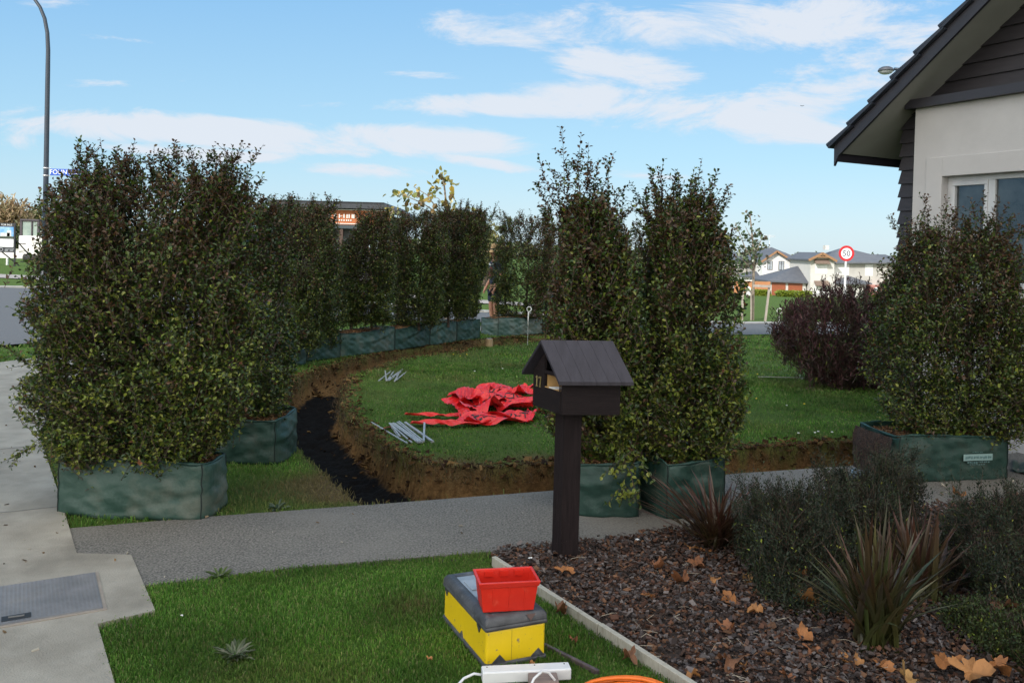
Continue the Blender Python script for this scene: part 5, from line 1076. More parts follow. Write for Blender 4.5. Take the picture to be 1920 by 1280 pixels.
for i, (px, py, w, ci, curl, lab) in enumerate([
    (1058, 1072, 46, 0, .9, 'orange leaf on the bark at the foot of the letterbox post'), (1216, 1118, 34, 0, .6, 'flat orange leaf alone on the bark right of the red bin'), (1366, 1126, 52, 0, 1.2, 'long rolled orange leaf on open bark below the small red flax'),
    (1232, 1066, 28, 1, 1.6, 'small curled leaf standing on the bark between letterbox and flax'), (1300, 1030, 30, 2, 1.2, 'bright leaf under the left side of the small red flax'), (1322, 1034, 26, 0, 1.0, 'leaf under the middle of the small red flax'),
    (1308, 1062, 40, 1, .9, 'brown leaf on the bark just below the small red flax'), (1278, 1090, 44, 1, 1.3, 'twisted brown leaf on the bark left of a pale yellow sliver'), (1404, 1086, 30, 4, 1.4, 'yellow leaf on the bark at the edge of the dark shrub'), (1338, 1088, 28, 2, .8, 'small orange leaf beside a pale yellow sliver on the bark'),
    (1414, 1148, 32, 2, 1.4, 'folded leaf on the bark near white straws'), (1366, 1182, 36, 1, 1.3, 'ragged brown leaf lying on white straws'), (1492, 1096, 54, 0, 1.5, 'big curled leaf against the low dark shrub'), (1520, 1132, 62, 2, 1.0, 'broad yellow and brown leaf left of the big bronze flax'),
    (1504, 1196, 40, 0, .9, 'round orange leaf on open bark left of the big bronze flax'), (1526, 1222, 46, 1, 1.0, 'brown leaf just below the round orange one'), (1450, 1228, 30, 2, .7, 'small orange leaf alone on the bark'), (1364, 1250, 50, 3, 1.2, 'brown leaf with a white mark near the timber edging'), (1394, 1252, 34, 2, 1.5, 'upright leaf touching the brown one near the edging'),
    (1474, 1266, 38, 1, 1.1, 'crumpled leaf at the bottom edge of the bark'), (1596, 1243, 44, 2, .8, 'yellow orange leaf below the big bronze flax'), (1650, 1250, 48, 0, 1.0, 'orange leaf below the foot of the big bronze flax'), (1602, 1178, 50, 1, 1.4, 'curled leaf leaning on the left side of the big bronze flax'),
    (1610, 1206, 36, 3, 1.2, 'dark orange leaf at the foot of the big bronze flax'), (1770, 1242, 62, 0, 1.1, 'large orange leaf in the heap at the lower right'), (1822, 1262, 78, 2, 1.0, 'largest orange leaf in the heap at the lower right'), (1868, 1252, 60, 0, 1.3, 'upturned orange leaf at the right end of the heap'), (1700, 1272, 60, 4, .9, 'pale orange leaf at the left end of the heap'),
    (1884, 1140, 62, 3, 1.3, 'brown curled leaf hanging on the airy shrub at the end of the bed'), (1050, 1146, 36, 3, 1.6, 'curled brown leaf on the grass against the timber edging'), (1178, 1236, 34, 3, 1.5, 'narrow brown leaf on the grass beside the edging'), (1074, 1200, 26, 1, 1.4, 'small dark leaf on the grass behind the bar'),
    (1300, 1268, 40, 2, 1.3, 'leaf caught at the edging beside the orange cable'), (804, 1234, 16, 2, 1.0, 'tiny leaf on the grass left of the toolbox'), (1800, 930, 26, 0, 1.3, 'leaf on the bark beyond the big bronze flax'), (1755, 1080, 30, 3, 1.0, 'brown leaf between the bronze flax and the airy shrub'), (260, 868, 16, 1, 1.2, 'small dead leaf on the rim of the corner bag')]):
    dead_leaf(lab, px, py, w, 200 + i, curl, ci, None, .36 if i == 36 else (.12 if i == 28 else (.05 if i in (24, 25, 26, 27) else .030)))
c = G(998, 1250, .0); t = dead_leaf('pointed orange leaf standing between toolbox and power strip', 998, 1246, 26, 290, .5, 2, (1.3, .2), .03)
def scrap(label, px, py, s, seed, up=.03):
    c = G(px, py, up); r = np.random.default_rng(seed); mb = MB(); P = [(math.cos(a) * s * r.uniform(.6, 1.1), math.sin(a) * s * r.uniform(.5, 1.), r.uniform(-.1, .5) * s) for a in np.linspace(0, 5.5, 7)]
    me = bpy.data.meshes.new('paper_scrap'); me.from_pydata([(0, 0, s * .5)] + P, [], [(0, k + 1, (k + 1) % 7 + 1) for k in range(7)]); o = link('paper_scrap', me, M('scrap_white', (.62, .62, .62))); o.location = c; tag(o, label, 'litter'); o.modifiers.new('thick', 'SOLIDIFY').thickness = .002
scrap('white crumpled scrap on the bark beside the asphalt path', 1195, 1012, .020, 1); scrap('white scrap on the bark left of the letterbox post', 994, 1046, .016, 2); scrap('small white scrap on the grass near the concrete', 341, 1153, .009, 3, .02)
def weed(label, px, py, s, n, seed, pal):
    r = np.random.default_rng(seed); c = G(px, py); t = thing('weed', label, 'weed', c); a = r.uniform(0, 6.28, n); D = unit(np.stack([np.cos(a), np.sin(a), r.uniform(.15, .8, n)], 1)); P = D * r.uniform(.0, .02, (n, 1)); V, F = leaf_mesh(P, D, np.tile([0, 0, 1.0], (n, 1)) + r.normal(0, .2, (n, 3)), s * r.uniform(.5, 1.1, n), np.full(n, s * .2))
    npmesh('leaf_rosette', V, F, MT_LEAF, t, np.repeat(np.array(pal)[r.integers(0, len(pal), n)], 6, 0))
weed('grey green weed rosette in the near grass', 440, 1232, .075, 60, 1, [(.10, .12, .07), (.07, .10, .04), (.13, .14, .09)]); weed('bright weed in the grass at the edge of the path', 412, 1082, .065, 34, 2, [(.06, .10, .02), (.08, .12, .03)]); weed('pale weed on the grass between corner bag and path', 520, 955, .08, 20, 3, [(.07, .10, .06), (.05, .08, .04)])
# ================================================================ THE HOUSE ON THE RIGHT
HO = Vector((3.9, 8.6, 0)); HRZ = math.atan2(-.888, .459); HX = Vector((math.cos(HRZ), math.sin(HRZ), 0)); HY = Vector((-math.sin(HRZ), math.cos(HRZ), 0))
def Wp(px, py, yo):
    p = on_plane(px, py, HO + HY * yo, HY) - HO; return p.dot(HX), p.z
def near_house():
    t = thing('house', 'dark weatherboard house with a pale plaster front and tiled gable roof', 'house', HO, HRZ)
    dk = M('weatherboard_paint', (.020, .016, .020), (.028, .023, .028), 6, .55, .1, 40, stretch=(1, 1, 6)); pl = M('plaster', (.45, .425, .415), (.49, .465, .455), 2.5, .85, .15, 120, c3=(.405, .38, .37), s3=.8)
    dt = M('dark_trim', (.022, .019, .026), (.028, .025, .033), 4, .45); sof = M('soffit', (.30, .29, .27), (.33, .32, .30), 3, .8); tile = M('roof_tile', (.020, .022, .034), (.032, .034, .048), 8, .45, .15, 50)
    wf = M('window_white', (.52, .52, .53), None, 5, .4)
    gl = M('window_glass', (.016, .022, .025), (.060, .072, .075), 3.2, .04, spec=.9, lo=.42, hi=.72)
    OV = -.45; x0, z0 = Wp(1576, 288, OV); x1, z1 = Wp(1851, 4, OV); sl = (z1 - z0) / (x1 - x0); XR = 4.1; zr = z0 + sl * (XR - x0)
    zw = lambda x: z0 + sl * (min(x, 2 * XR - x) - x0)               # underside of the roof at x
    W9 = 2 * XR; D = 9.0
    # weatherboards: each board laps the one below
    mb = MB(); e = .135; z = -.3; p = .026
    while z < zr - .05:
        zt = z + e
        def clip(zz): return 0.0 if zz < zw(0) else XR - (zr - zz) / sl
        l0, l1 = clip(z), clip(min(zt, zr - .01)); zt = min(zt, zr - .01); l1 = min(l1, XR - .01)
        r0, r1 = W9 - l0, W9 - l1; a0 = l0 - (p if l0 == 0 else 0)
        mb._add([(a0, -p, z), (r0, -p, z), (r1, -.003, zt + .01), (l1 - (.003 if l1 == 0 else 0), -.003, zt + .01), (l0, .02, z), (r0, .02, z)], [(0, 1, 2, 3), (4, 5, 1, 0)])
        if l0 == 0 and z < zw(0) - .06:
            mb._add([(-p, -p, z), (-.003, -.003, min(zt, zw(0)) + .01), (-.003, D, min(zt, zw(0)) + .01), (-p, D, z), (.02, -p, z), (.02, D, z)], [(0, 3, 2, 1), (0, 4, 5, 3)])
        z += e
    mb.prism([(.02, .02, -.3), (W9, .02, -.3), (W9, .02, zw(0)), (XR, .02, zr - .02), (.02, .02, zw(.02))], (0, D, 0)); mb.build('weatherboard', dk, t)
    # plaster front with a cap and a raised band round the window
    yo = -.16; xl, zc1 = Wp(1717, 205, yo); _, zc2 = Wp(1717, 182, yo - .06); xr = xl + 4.6; _, zb = Wp(1890, 592, yo)
    wx, wz = Wp(1768, 331, yo); mx, _ = Wp(1849, 330, yo); _, ws = Wp(1890, 541, yo); wxr = wx + 2.6; bx, bz = Wp(1737, 297, yo - .015)
    mb = MB(); y0, y1 = yo, .0
    mb.box2((xl, y0, zb), (wx, y1, zc1)); mb.box2((wxr, y0, zb), (xr, y1, zc1)); mb.box2((wx, y0, wz), (wxr, y1, zc1)); mb.box2((wx, y0, zb), (wxr, y1, ws)); mb.box2((xl + .02, yo + .03, -.3), (xr - .02, 0, zb - .012))
    mb.build('plaster_wall', pl, t)
    mb = MB(); b = .016; bw = wx - bx; mb.box2((bx, yo - b, ws), (wx, yo - .0005, bz)); mb.box2((wx, yo - b, wz), (wxr + bw, yo - .0005, bz)); mb.box2((bx, yo - b, ws - .16), (wxr + bw, yo - .0005, ws - .004)); mb.box2((wxr, yo - b, ws), (wxr + bw, yo - .0005, wz)); mb.build('window_band', pl, t, .004)
    mb = MB(); mb.box2((xl - .07, yo - .07, zc1), (xr + .07, .02, zc1 + .085)); mb.box2((xl - .05, yo - .05, zc1 + .085), (xr + .05, .02, zc2 - .03)); mb.prism([(xl - .06, yo - .06, zc2 - .03), (xl - .06, .02, zc2 + .02), (xl - .06, .02, zc2 - .03)], (xr - xl + .12, 0, 0)); mb.build('wall_cap', dt, t)
    # window: frame, three lights
    fr = obj_window = MB(); fy = yo + .07; f = .05
    fr.box2((wx, fy, wz - f), (wxr, fy + .05, wz)); fr.box2((wx, fy, ws), (wxr, fy + .05, ws + f)); fr.box2((wx, fy, ws + f), (wx + f, fy + .05, wz - f)); fr.box2((wxr - f, fy, ws + f), (wxr, fy + .05, wz - f)); fr.box2((mx - .02, fy - .004, ws + f), (mx + .045, fy + .05, wz - f))
    tzz = Wp(1810, 440, fy)[1]; fr.box2((wx + f, fy, tzz - .03), (mx - .02, fy + .05, tzz + .035)); fr.box2((wx + f, fy - .012, wz - f - .04), (mx - .02, fy + .04, wz - f)); fr.box2((wx + f, fy - .012, tzz + .035), (wx + f + .035, fy + .04, wz - f - .04)); fr.box2((mx - .055, fy - .012, tzz + .035), (mx - .02, fy + .04, wz - f - .04))
    win = fr.build('window', wf, t, .004)
    for a, c, d, g in ((wx + f, mx - .02, tzz + .035, wz - f), (wx + f, mx - .02, ws + f, tzz - .03), (mx + .045, wxr - f, ws + f, wz - f)):
        mb = MB(); mb.box2((a, fy + .022, d), (c, fy + .028, g)); mb.build('pane', gl, win)
    mb = MB(); 
    for k in range(9): zz = ws + .08 + k * (wz - ws - .15) / 8; mb.box2((mx + .06, fy + .10, zz), (wxr - .06, fy + .104, zz + .004))
    mb.box2((wx + .03, fy + .13, ws), (wxr - .03, fy + .135, wz)); mb.build('blind', M('blind', (.055, .065, .075), (.075, .085, .095), 3, .8), win)
    # roof: soffit, barge boards, stepped tile courses
    mb = MB(); th = .02
    for s in (0, 1):
        X = (lambda x: x) if s == 0 else (lambda x: 2 * XR - x)
        mb.prism([(X(x0), OV, z0), (X(XR), OV, zr), (X(XR), OV, zr + th), (X(x0), OV, z0 + th)], (0, D - OV, 0))
    mb.build('soffit', sof, t)
    mb = MB(); bh = .165
    mb.prism([(x0 - .055, OV - .03, z0 - .125), (x0 + .0, OV - .03, z0 - .02), (XR, OV - .03, zr - .02), (XR, OV - .03, zr + bh), (x0 - .06, OV - .03, z0 + bh - .04)], (0, .03, 0)); mb.prism([(2 * XR - x0, OV - .03, z0 - .02), (2 * XR - x0, OV - .03, z0 + bh), (XR + .002, OV - .03, zr + bh), (XR + .002, OV - .03, zr - .02)], (0, .03, 0))
    mb.build('barge_board', dt, t)
    mb = MB(); mb.box2((x0 - .05, OV, z0 - .08), (x0 - .03, D, z0 + .09)); mb.build('fascia', dt, t)
    c = .26; n = int((XR - x0 + .1) / c) + 1; mb = MB(); ya, yb = OV - .075, D
    dirv = Vector((1, 0, sl)).normalized(); up = Vector((-sl, 0, 1)).normalized()
    for s in (0, 1):
        for i in range(n):
            a = Vector((x0 - .09, 0, z0 + bh * .72 - .07)) + dirv * (i * c * 1.2); L = c * 1.2 + .03
            if a.x > XR: continue
            P = [a + up * .062, a + dirv * L + up * .024, a + dirv * L, a + up * .010]
            if s: P = [Vector((2 * XR - q.x, 0, q.z)) for q in P]
            mb.prism([Vector((q.x, ya, q.z)) for q in P], (0, yb - ya, 0))
            # rolled verge end
            if s == 0: mb.tube([Vector((a.x, ya + .03, a.z)) + up * .045, Vector((a.x, ya + .03, a.z)) + dirv * L + up * .012], [.034, .026], 8)
    mb.build('roof_tiles', tile, t)
near_house()

# ================================================================ STREET FURNITURE
NAVY = M('pole_navy', (.016, .026, .042), (.022, .034, .052), 3, .4)
def street_lamp_left():
    b = G(83, 531); d = b.y; t = thing('street_lamp', 'tall dark navy street lamp with a curved arm on the far kerb', 'street lamp', b); T = lambda px, py: at(px, py, d) - b
    sh = [T(82.5, 531), T(87, 330), T(90.5, 130)]; sh = [Vector((0, 0, 0)), Vector((0, 0, sh[1].z)), Vector((0, 0, sh[2].z))]
    arc = [Vector(((px - 91.5) / 1600 * d, 0, T(91, py).z)) for px, py in ((91.5, 95), (89.5, 62), (84, 35), (75, 14), (62, -4), (45, -18), (20, -28), (-10, -33))]
    mb = MB(); mb.tube(sh + arc, [.105, .085, .075] + [.07, .065, .062, .058, .055, .052, .05, .05], 12); mb.lathe([(.16, 0), (.16, .35), (.11, .45)], (0, 0, 0), 14); mb.build('pole', NAVY, t, smooth=True)
    e = arc[-1]; mb = MB(); mb.ball(e + Vector((-.35, 0, -.02)), (.42, .17, .09)); mb.build('lamp_head', NAVY, t, smooth=True)
    mb = MB(); mb.ball(e + Vector((-.40, 0, -.07)), (.28, .13, .07)); mb.build('lamp_glass', M('lamp_glass', (.6, .6, .58), None, 5, .2), t, smooth=True)
    s = T(92.5, 322.5); z = s.z; x0 = .14; w, h = 1.36, .235
    plate = M('street_sign_blue', (.010, .075, .42), None, 4, .4)
    st = thing('street_sign', 'blue street name sign clamped to the street lamp', 'street sign', b + Vector((x0, 0, z)))
    mb = MB(); mb.box((w / 2, 0, 0), (w, .025, h)); mb.build('sign_plate', plate, st, .006)
    wt = M('sign_white', (.78, .80, .82)); o = add_text('lettering', 'FOUNTAIN', .225, wt, st, (.56, -.015, -.003), (1, 0, 0), (0, 0, 1), .003)
    mb = MB()
    for zz in (h / 2 + .012, -h / 2 - .012): mb.tube([(-.25, -.001, zz), (.02, -.001, zz)], .012, 6); mb.lathe([(.098, zz - .02), (.101, zz), (.098, zz + .02)], (-.14, 0, 0), 14)
    mb.build('clamp_band', M('clamp_steel', (.55, .55, .55), None, 5, .4, metal=.5), st)
street_lamp_left()
def street_lamp_right():
    h = at(1661, 133, 26); bx = h.x + 1.5; b = Vector((bx, 26, tz(bx, 26))); t = thing('street_lamp', 'street lamp whose round head peeps over the tiled roof', 'street lamp', b); hz = h.z - b.z
    mb = MB(); mb.tube([(0, 0, 0), (0, 0, hz - .5), (-.1, 0, hz - .12), (-.4, 0, hz + .02), (-1.25, 0, hz + .06)], [.1, .08, .06, .05, .045], 10); mb.build('pole', NAVY, t, smooth=True)
    mb = MB(); mb.lathe([(.0001, .12), (.12, .115), (.20, .07), (.235, .0), (.225, -.02), (.0001, -.02)], (-1.5, 0, hz), 20); mb.build('lamp_head', M('lamp_dark', (.05, .055, .07)), t, smooth=True)
    mb = MB(); mb.lathe([(.21, -.02), (.17, -.075), (.09, -.105), (.0001, -.115)], (-1.5, 0, hz), 20); mb.build('lamp_glass', M('lamp_clear', (.55, .56, .58), None, 5, .15), t, smooth=True)
street_lamp_right()
def speed_sign():
    c = at(1587, 475, 30.5); b = Vector((c.x, c.y, tz(c.x, c.y))); t = thing('speed_sign', 'round red and white 50 speed limit sign on a white post', 'traffic sign', b); z = c.z - b.z; rr = 14.6 / 1600 * 30.5
    mb = MB(); mb.tube([(0, .03, -.2), (0, .03, z + .1)], .038, 10); mb.build('post', M('sign_post', (.62, .63, .64), None, 4, .4), t)
    def disc(name, r0, r1, y, m):
        mb = MB(); n = 48; mb._add([(r0 * math.sin(2 * math.pi * k / n), y, z + r0 * math.cos(2 * math.pi * k / n)) for k in range(n)] + [(r1 * math.sin(2 * math.pi * k / n), y, z + r1 * math.cos(2 * math.pi * k / n)) for k in range(n)] + [(r0 * math.sin(2 * math.pi * k / n), y + .008, z + r0 * math.cos(2 * math.pi * k / n)) for k in range(n)],
            [(k, (k + 1) % n, n + (k + 1) % n, n + k) for k in range(n)] + [(k, 2 * n + k, 2 * n + (k + 1) % n, (k + 1) % n) for k in range(n)]); mb.build(name, m, t)
    disc('red_ring', rr, rr * .70, -.012, M('sign_red', (.50, .016, .022), None, 4, .4)); disc('white_face', rr * .705, .0005, -.010, M('sign_face', (.74, .75, .78), None, 4, .4)); disc('back_plate', rr * .99, .0005, .0, M('sign_back', (.4, .4, .4)))
    add_text('numerals', '50', rr * 1.02, M('sign_black', (.012, .014, .02)), t, (0, -.0135, z - .01), (1, 0, 0), (0, 0, 1), .003)
speed_sign()
def for_sale_sign():
    d = 46.0; c = at(12.5, 446, d); b = Vector((c.x, c.y, tz(c.x, c.y))); t = thing('sale_sign', 'black framed FOR SALE board with a house picture on the far lawn', 'sign', b)
    k = d / 1600; Z = lambda py: at(12.5, py, d).z - b.z; w = 33 * k; bl = M('board_black', (.010, .012, .018), None, 4, .4)
    mb = MB(); mb.box2((-w / 2, 0, Z(473)), (w / 2, .05, Z(418))); mb.build('board', bl, t)
    mb = MB(); mb.box2((-w / 2, -.02, 0), (-w / 2 + .07, .049, Z(420))); mb.box2((w / 2 - .07, -.02, 0), (w / 2, .049, Z(420))); mb.build('post', bl, t)
    mb = MB(); mb.bar((w / 2 - .05, .05, Z(448)), (w / 2 + .85, .9, -.02), .06); mb.bar((-w / 2 + .1, .05, Z(470)), (w / 2 - .08, .6, -.02), .06); mb.build('brace', bl, t)
    mb = MB(); mb.box2((-w / 2 + .1, -.012, Z(446)), (w / 2 - .1, -.002, Z(425.5))); mb.build('picture_sky', M('picture_sky', (.06, .22, .50), (.32, .50, .70), 2.2, .5), t)
    mb = MB(); y = -.016; mb.box2((-w / 2 + .14, y, Z(443)), (w / 2 - .3, y + .003, Z(436.5))); mb.box2((.02, y, Z(443)), (w / 2 - .22, y + .003, Z(432))); mb.build('picture_house', M('picture_house', (.55, .56, .58), (.35, .36, .4), 6), t)
    mb = MB(); mb.box2((-w / 2 + .1, y - .001, Z(446)), (w / 2 - .1, y + .002, Z(443))); mb.build('picture_lawn', M('picture_lawn', (.05, .07, .05)), t)
    mb = MB(); mb.box2((-w / 2 + .1, -.012, Z(463)), (w / 2 - .1, -.002, Z(448))); mb.build('white_panel', M('panel_white', (.72, .74, .76)), t)
    wt = M('print_white', (.70, .72, .74)); add_text('lettering', 'FOR SALE', .135, wt, t, (0, -.004, Z(421.7)), (1, 0, 0), (0, 0, 1), .004)
    mb = MB(); mb.lathe([(.075, 0), (.085, .004), (.095, 0)], (0, 0, 0), 18); o = mb.build('round_mark', M('mark_grey', (.4, .42, .45)), t); o.rotation_euler = (R(90), 0, 0); o.location = (-.28, -.006, Z(467.8))
    mb = MB()
    for (x, py, l) in ((.02, 466, .5), (.0, 468.5, .2), (.28, 468.5, .2), (.0, 470, .18), (.28, 470, .18)): mb.box2((x - .1, -.006, Z(py + .4)), (x - .1 + l, -.002, Z(py - .4)))
    mb.build('small_print', M('small_print', (.33, .35, .38)), t)
for_sale_sign()
c = G(13.5, 497); t = thing('marker_post', 'short white marker post on the far lawn in front of the sale board', 'post', c); mb = MB(); mb.box((0, 0, .15), (.10, .10, .42)); mb.prism([(-.05, -.05, .36), (.05, -.05, .36), (.05, .05, .36), (-.05, .05, .36)], (0, 0, .03)); mb.build('peg', M('marker_white', (.58, .60, .58)), t, .02)
def digger():
    d = 58.0; b0 = at(78, 480, d); b = Vector((b0.x, d, tz(b0.x, d))); t = thing('digger', 'white digger with a dark framed cab standing beyond the far lawn', 'digger', b); X = lambda px: (px - 78) * d / 1600; Z = lambda py: at(78, py, d).z - b.z
    wh = M('digger_white', (.70, .69, .68), (.62, .60, .58), 3, .45, c3=(.5, .46, .42), s3=2); dk = M('digger_dark', (.045, .035, .045)); g = M('digger_glass', (.20, .26, .24), (.28, .34, .30), 2, .1)
    mb = MB(); mb.prism([(X(48.5), -.9, Z(471)), (X(48.5), -.9, Z(443)), (X(104), -.9, Z(443)), (X(108), -.9, Z(474)), (X(78), -.9, Z(480)), (X(66), -.9, Z(472))], (0, 1.8, 0)); mb.build('body', wh, t, .06)
    mb = MB(); mb.box2((X(50.5), -.915, Z(458.3)), (X(62), -.89, Z(456.8))); mb.build('vent', dk, t)
    mb = MB(); f = .16
    for (x, y) in ((51, -.8), (83, -.8), (51, .6), (83, .6)): mb.box2((X(x) - .08, y, Z(443.5)), (X(x) + .08, y + .12, Z(412)))
    mb.box2((X(49.5), -.85, Z(415.5)), (X(85), .75, Z(412))); mb.box2((X(71) - .05, -.8, Z(443.5)), (X(71) + .05, -.72, Z(415.5))); mb.build('cab_frame', dk, t, .02)
    for y in (-.74, .6): mb = MB(); mb.box2((X(53), y, Z(443)), (X(81.5), y + .02, Z(416.5))); mb.build('cab_glass', g, t)
    mb = MB(); mb.bar((X(91), -.2, Z(428)), (X(97), -.2, Z(448)), .16); mb.bar((X(99), -.2, Z(432)), (X(97.5), -.2, Z(449)), .18); mb.bar((X(92), .3, Z(466)), (X(112), .3, Z(476)), .5); mb.build('boom', wh, t, .02)
    mb = MB(); mb.bar((X(97.3), -.25, Z(432)), (X(96.5), -.25, Z(448)), .09); mb.bar((X(92.5), -.3, Z(464)), (X(91.5), -.3, Z(480)), .12); mb.build('red_stay', M('digger_red', (.30, .02, .05)), t)
    for y in (-.85, .5): mb = MB(); mb.box((X(84), y + .18, .22), (2.2, .36, .44)); mb.build('track', M('track', (.03, .03, .03), None, 8, .8), t, .15)
digger()
# low white wall behind the far lawn
c = at(30, 467, 62); t = thing('low_wall', 'low white wall behind the for sale board', 'wall', (c.x, 62, tz(c.x, 62))); mb = MB(); mb.box2((-4, 0, 0), (2.6, .2, .62)); mb.box2((-4.05, -.04, .62), (2.65, .24, .68)); mb.build('wall', M('low_wall', (.66, .64, .62)), t)

# ================================================================ SHOP, SAPLINGS, FAR HOUSES
def shop():
    d = 36.0; X = lambda px: at(px, 400, d).x; b = Vector((X(630), d, tz(X(630), d))); Z = lambda py, px=630: at(px, py, d).z - b.z; x = lambda px: X(px) - b.x
    t = thing('shop', 'low shop with a dark roof and an orange timber sign band behind the hedge', 'shop', b); dk = M('shop_roof', (.018, .022, .030), (.030, .034, .042), 4, .5); wd = M('shop_timber', (.42, .125, .035), (.34, .095, .028), 8, .6, .2, 20, stretch=(1, 1, 14))
    xl, xr = x(515), x(728)
    mb = MB(); mb.box2((xl + .1, .5, 0), (xr - .1, 6, Z(400))); mb.build('wall', M('shop_wall', (.05, .05, .055), (.08, .08, .085), 3, .6), t)
    mb = MB(); mb.box2((xl, .0, Z(421)), (xr, .5, Z(393))); mb.build('sign_band', wd, t)
    mb = MB(); mb.box2((xl - .2, -.35, Z(390.5)), (x(722), 6.4, Z(379.5))); mb.prism([(x(722) + .003, -.35, Z(379.5)), (x(722) + .003, -.35, Z(390)), (x(775), -.35, Z(409)), (x(775), -.35, Z(405))], (0, 6.7, 0)); mb.build('roof', dk, t)
    mb = MB(); 
    for k in range(60): mb.box((xl + (x(722) - xl) * (k + .5) / 60, 3, Z(379.5) + .015), (.06, 6.8, .03))
    mb.build('roof_rib', dk, t)
    wt = M('shop_white', (.78, .77, .74)); mb = MB(); mb.box2((xl, -.03, Z(393.6)), (xr, .0, Z(392))); mb.box2((xl, -.03, Z(419.5)), (xr, .0, Z(418.3))); mb.build('trim', wt, t)
    rr = np.random.default_rng(3); mb = MB(); u = x(617)
    while u < x(672):
        hh = Z(401) - Z(408.5); k = rr.integers(0, 3); z0_ = Z(408.5)
        mb.bar((u, -.02, z0_), (u + (.05 if k == 0 else 0), -.02, z0_ + hh), .045, .02, up=(0, 1, 0))
        if k < 2: mb.bar((u + .13, -.02, z0_), (u + (.08 if k == 0 else .13), -.02, z0_ + hh), .045, .02, up=(0, 1, 0))
        if k != 1: mb.bar((u, -.02, z0_ + hh * .45), (u + .13, -.02, z0_ + hh * .45), .045, .02)
        u += rr.uniform(.19, .25)
    u = x(622)
    while u < x(660): mb.box((u, -.02, Z(412.6)), (.05, .02, .055)); u += rr.uniform(.07, .11)
    mb.build('lettering', wt, t)
    mb = MB(); mb.box2((xl, -.05, Z(428)), (xr, .49, Z(421.2))); mb.build('beam', M('shop_beam', (.03, .045, .055)), t)
    for a in (545, 590, 640, 700, 722): mb = MB(); mb.box2((x(a) - .08, .0, 0), (x(a) + .08, .16, Z(428))); mb.build('post', M('shop_post', (.06, .03, .02)), t)
    mb = MB(); mb.box2((x(690), .44, Z(470)), (x(728), .49, Z(430))); mb.build('window', M('shop_glass', (.45, .55, .62), (.6, .68, .74), 3, .2), t)
    mb = MB(); mb.box2((x(685), .40, Z(433)), (x(732), .44, Z(430))); mb.box2((x(708), .40, Z(470)), (x(710), .44, Z(433))); mb.build('window_frame', wt, t)
shop()
def sapling(name, label, px, pyb, limbs, d, leafs, pal, lsize, tr, seed):
    b = G(px, pyb) if d is None else Vector((at(px, pyb, d).x, d, tz(at(px, pyb, d).x, d))); d = b.y; r = np.random.default_rng(seed); t = thing(name, label, 'tree', b); mb = MB(); P, D, L = [], [], []
    for (pts, r0) in limbs:
        Q = [at(x, y, d) - b for x, y in pts]; off = r.normal(0, .12); Q = [Vector((q.x, off * i / len(Q), q.z)) for i, q in enumerate(Q)]; mb.tube(Q, [r0 * (1 - .75 * i / len(Q)) for i in range(len(Q))], 6)
    mb.build('trunk', M('sapling_bark', (.16, .13, .10), (.24, .20, .15), 12, .8), t)
    for (x, y, sx, sy, n) in leafs:
        for i in range(n): q = at(x + r.normal(0, sx), y + r.normal(0, sy), d) - b; P.append((q.x, r.normal(0, .22), q.z)); D.append(r.normal(0, 1, 3) + np.array([0, 0, -.3])); L.append(lsize * r.uniform(.6, 1.2))
    P, D = np.array(P), unit(np.array(D)); V, F = leaf_mesh(P, D, r.normal(0, 1, P.shape), np.array(L), np.array(L) * .75); npmesh('crown', V, F, MT_LEAF, t, np.repeat(np.array(pal)[r.integers(0, len(pal), len(P))] * r.uniform(.7, 1.3, (len(P), 1)), 6, 0)); return t
YEL = [(.22, .20, .045), (.30, .25, .05), (.14, .16, .04), (.34, .24, .04), (.12, .13, .05), (.20, .13, .05)]
sapling('plane_sapling', 'young tree with sparse yellow leaves showing above the hedge', 838, 606,
        [([(836, 606), (838, 480), (838, 400), (834, 360), (831, 332)], .045), ([(838, 420), (815, 385), (800, 365), (775, 350)], .02), ([(838, 410), (790, 380), (755, 365)], .02), ([(838, 405), (845, 385), (846, 375)], .015), ([(838, 430), (800, 395), (768, 380)], .015), ([(836, 390), (822, 372), (808, 368)], .012)], 20.5,
        [(829, 331, 6, 6, 16), (812, 340, 8, 5, 8), (848, 348, 3, 5, 5), (823, 352, 6, 10, 9), (752, 366, 9, 6, 16), (768, 358, 6, 6, 9), (786, 366, 8, 7, 10), (803, 372, 9, 8, 12), (846, 374, 5, 5, 9), (775, 380, 14, 8, 14), (838, 385, 14, 9, 18), (740, 396, 8, 8, 14), (850, 395, 12, 8, 14), (735, 440, 6, 30, 26)], YEL, .17, .05, 81)
GR2 = [(.075, .11, .05), (.055, .085, .045), (.10, .13, .06), (.09, .075, .05)]
sapling('street_sapling', 'thin staked street sapling with sparse grey green leaves by the far kerb', 1411, 602,
        [([(1411, 602), (1413, 540), (1415, 480), (1412, 440), (1408, 400)], .06), ([(1414, 490), (1398, 465), (1380, 418)], .025), ([(1414, 480), (1424, 460), (1432, 440)], .02), ([(1414, 510), (1395, 490), (1385, 480)], .025), ([(1413, 500), (1425, 490), (1435, 496)], .02), ([(1413, 450), (1402, 435), (1397, 425)], .015)], 31.5,
        [(1408, 408, 5, 8, 22), (1384, 426, 6, 6, 12), (1400, 440, 8, 8, 24), (1420, 436, 7, 8, 20), (1412, 458, 10, 9, 36), (1428, 446, 5, 5, 12), (1398, 478, 9, 9, 40), (1418, 482, 12, 10, 34), (1385, 492, 8, 8, 36), (1405, 500, 10, 6, 26), (1432, 496, 6, 4, 8), (1388, 520, 8, 10, 24), (1396, 548, 6, 4, 8)], GR2, .16, .06, 82)
SW = M('stake_wood', (.26, .22, .19), (.34, .30, .26), 8, .85)
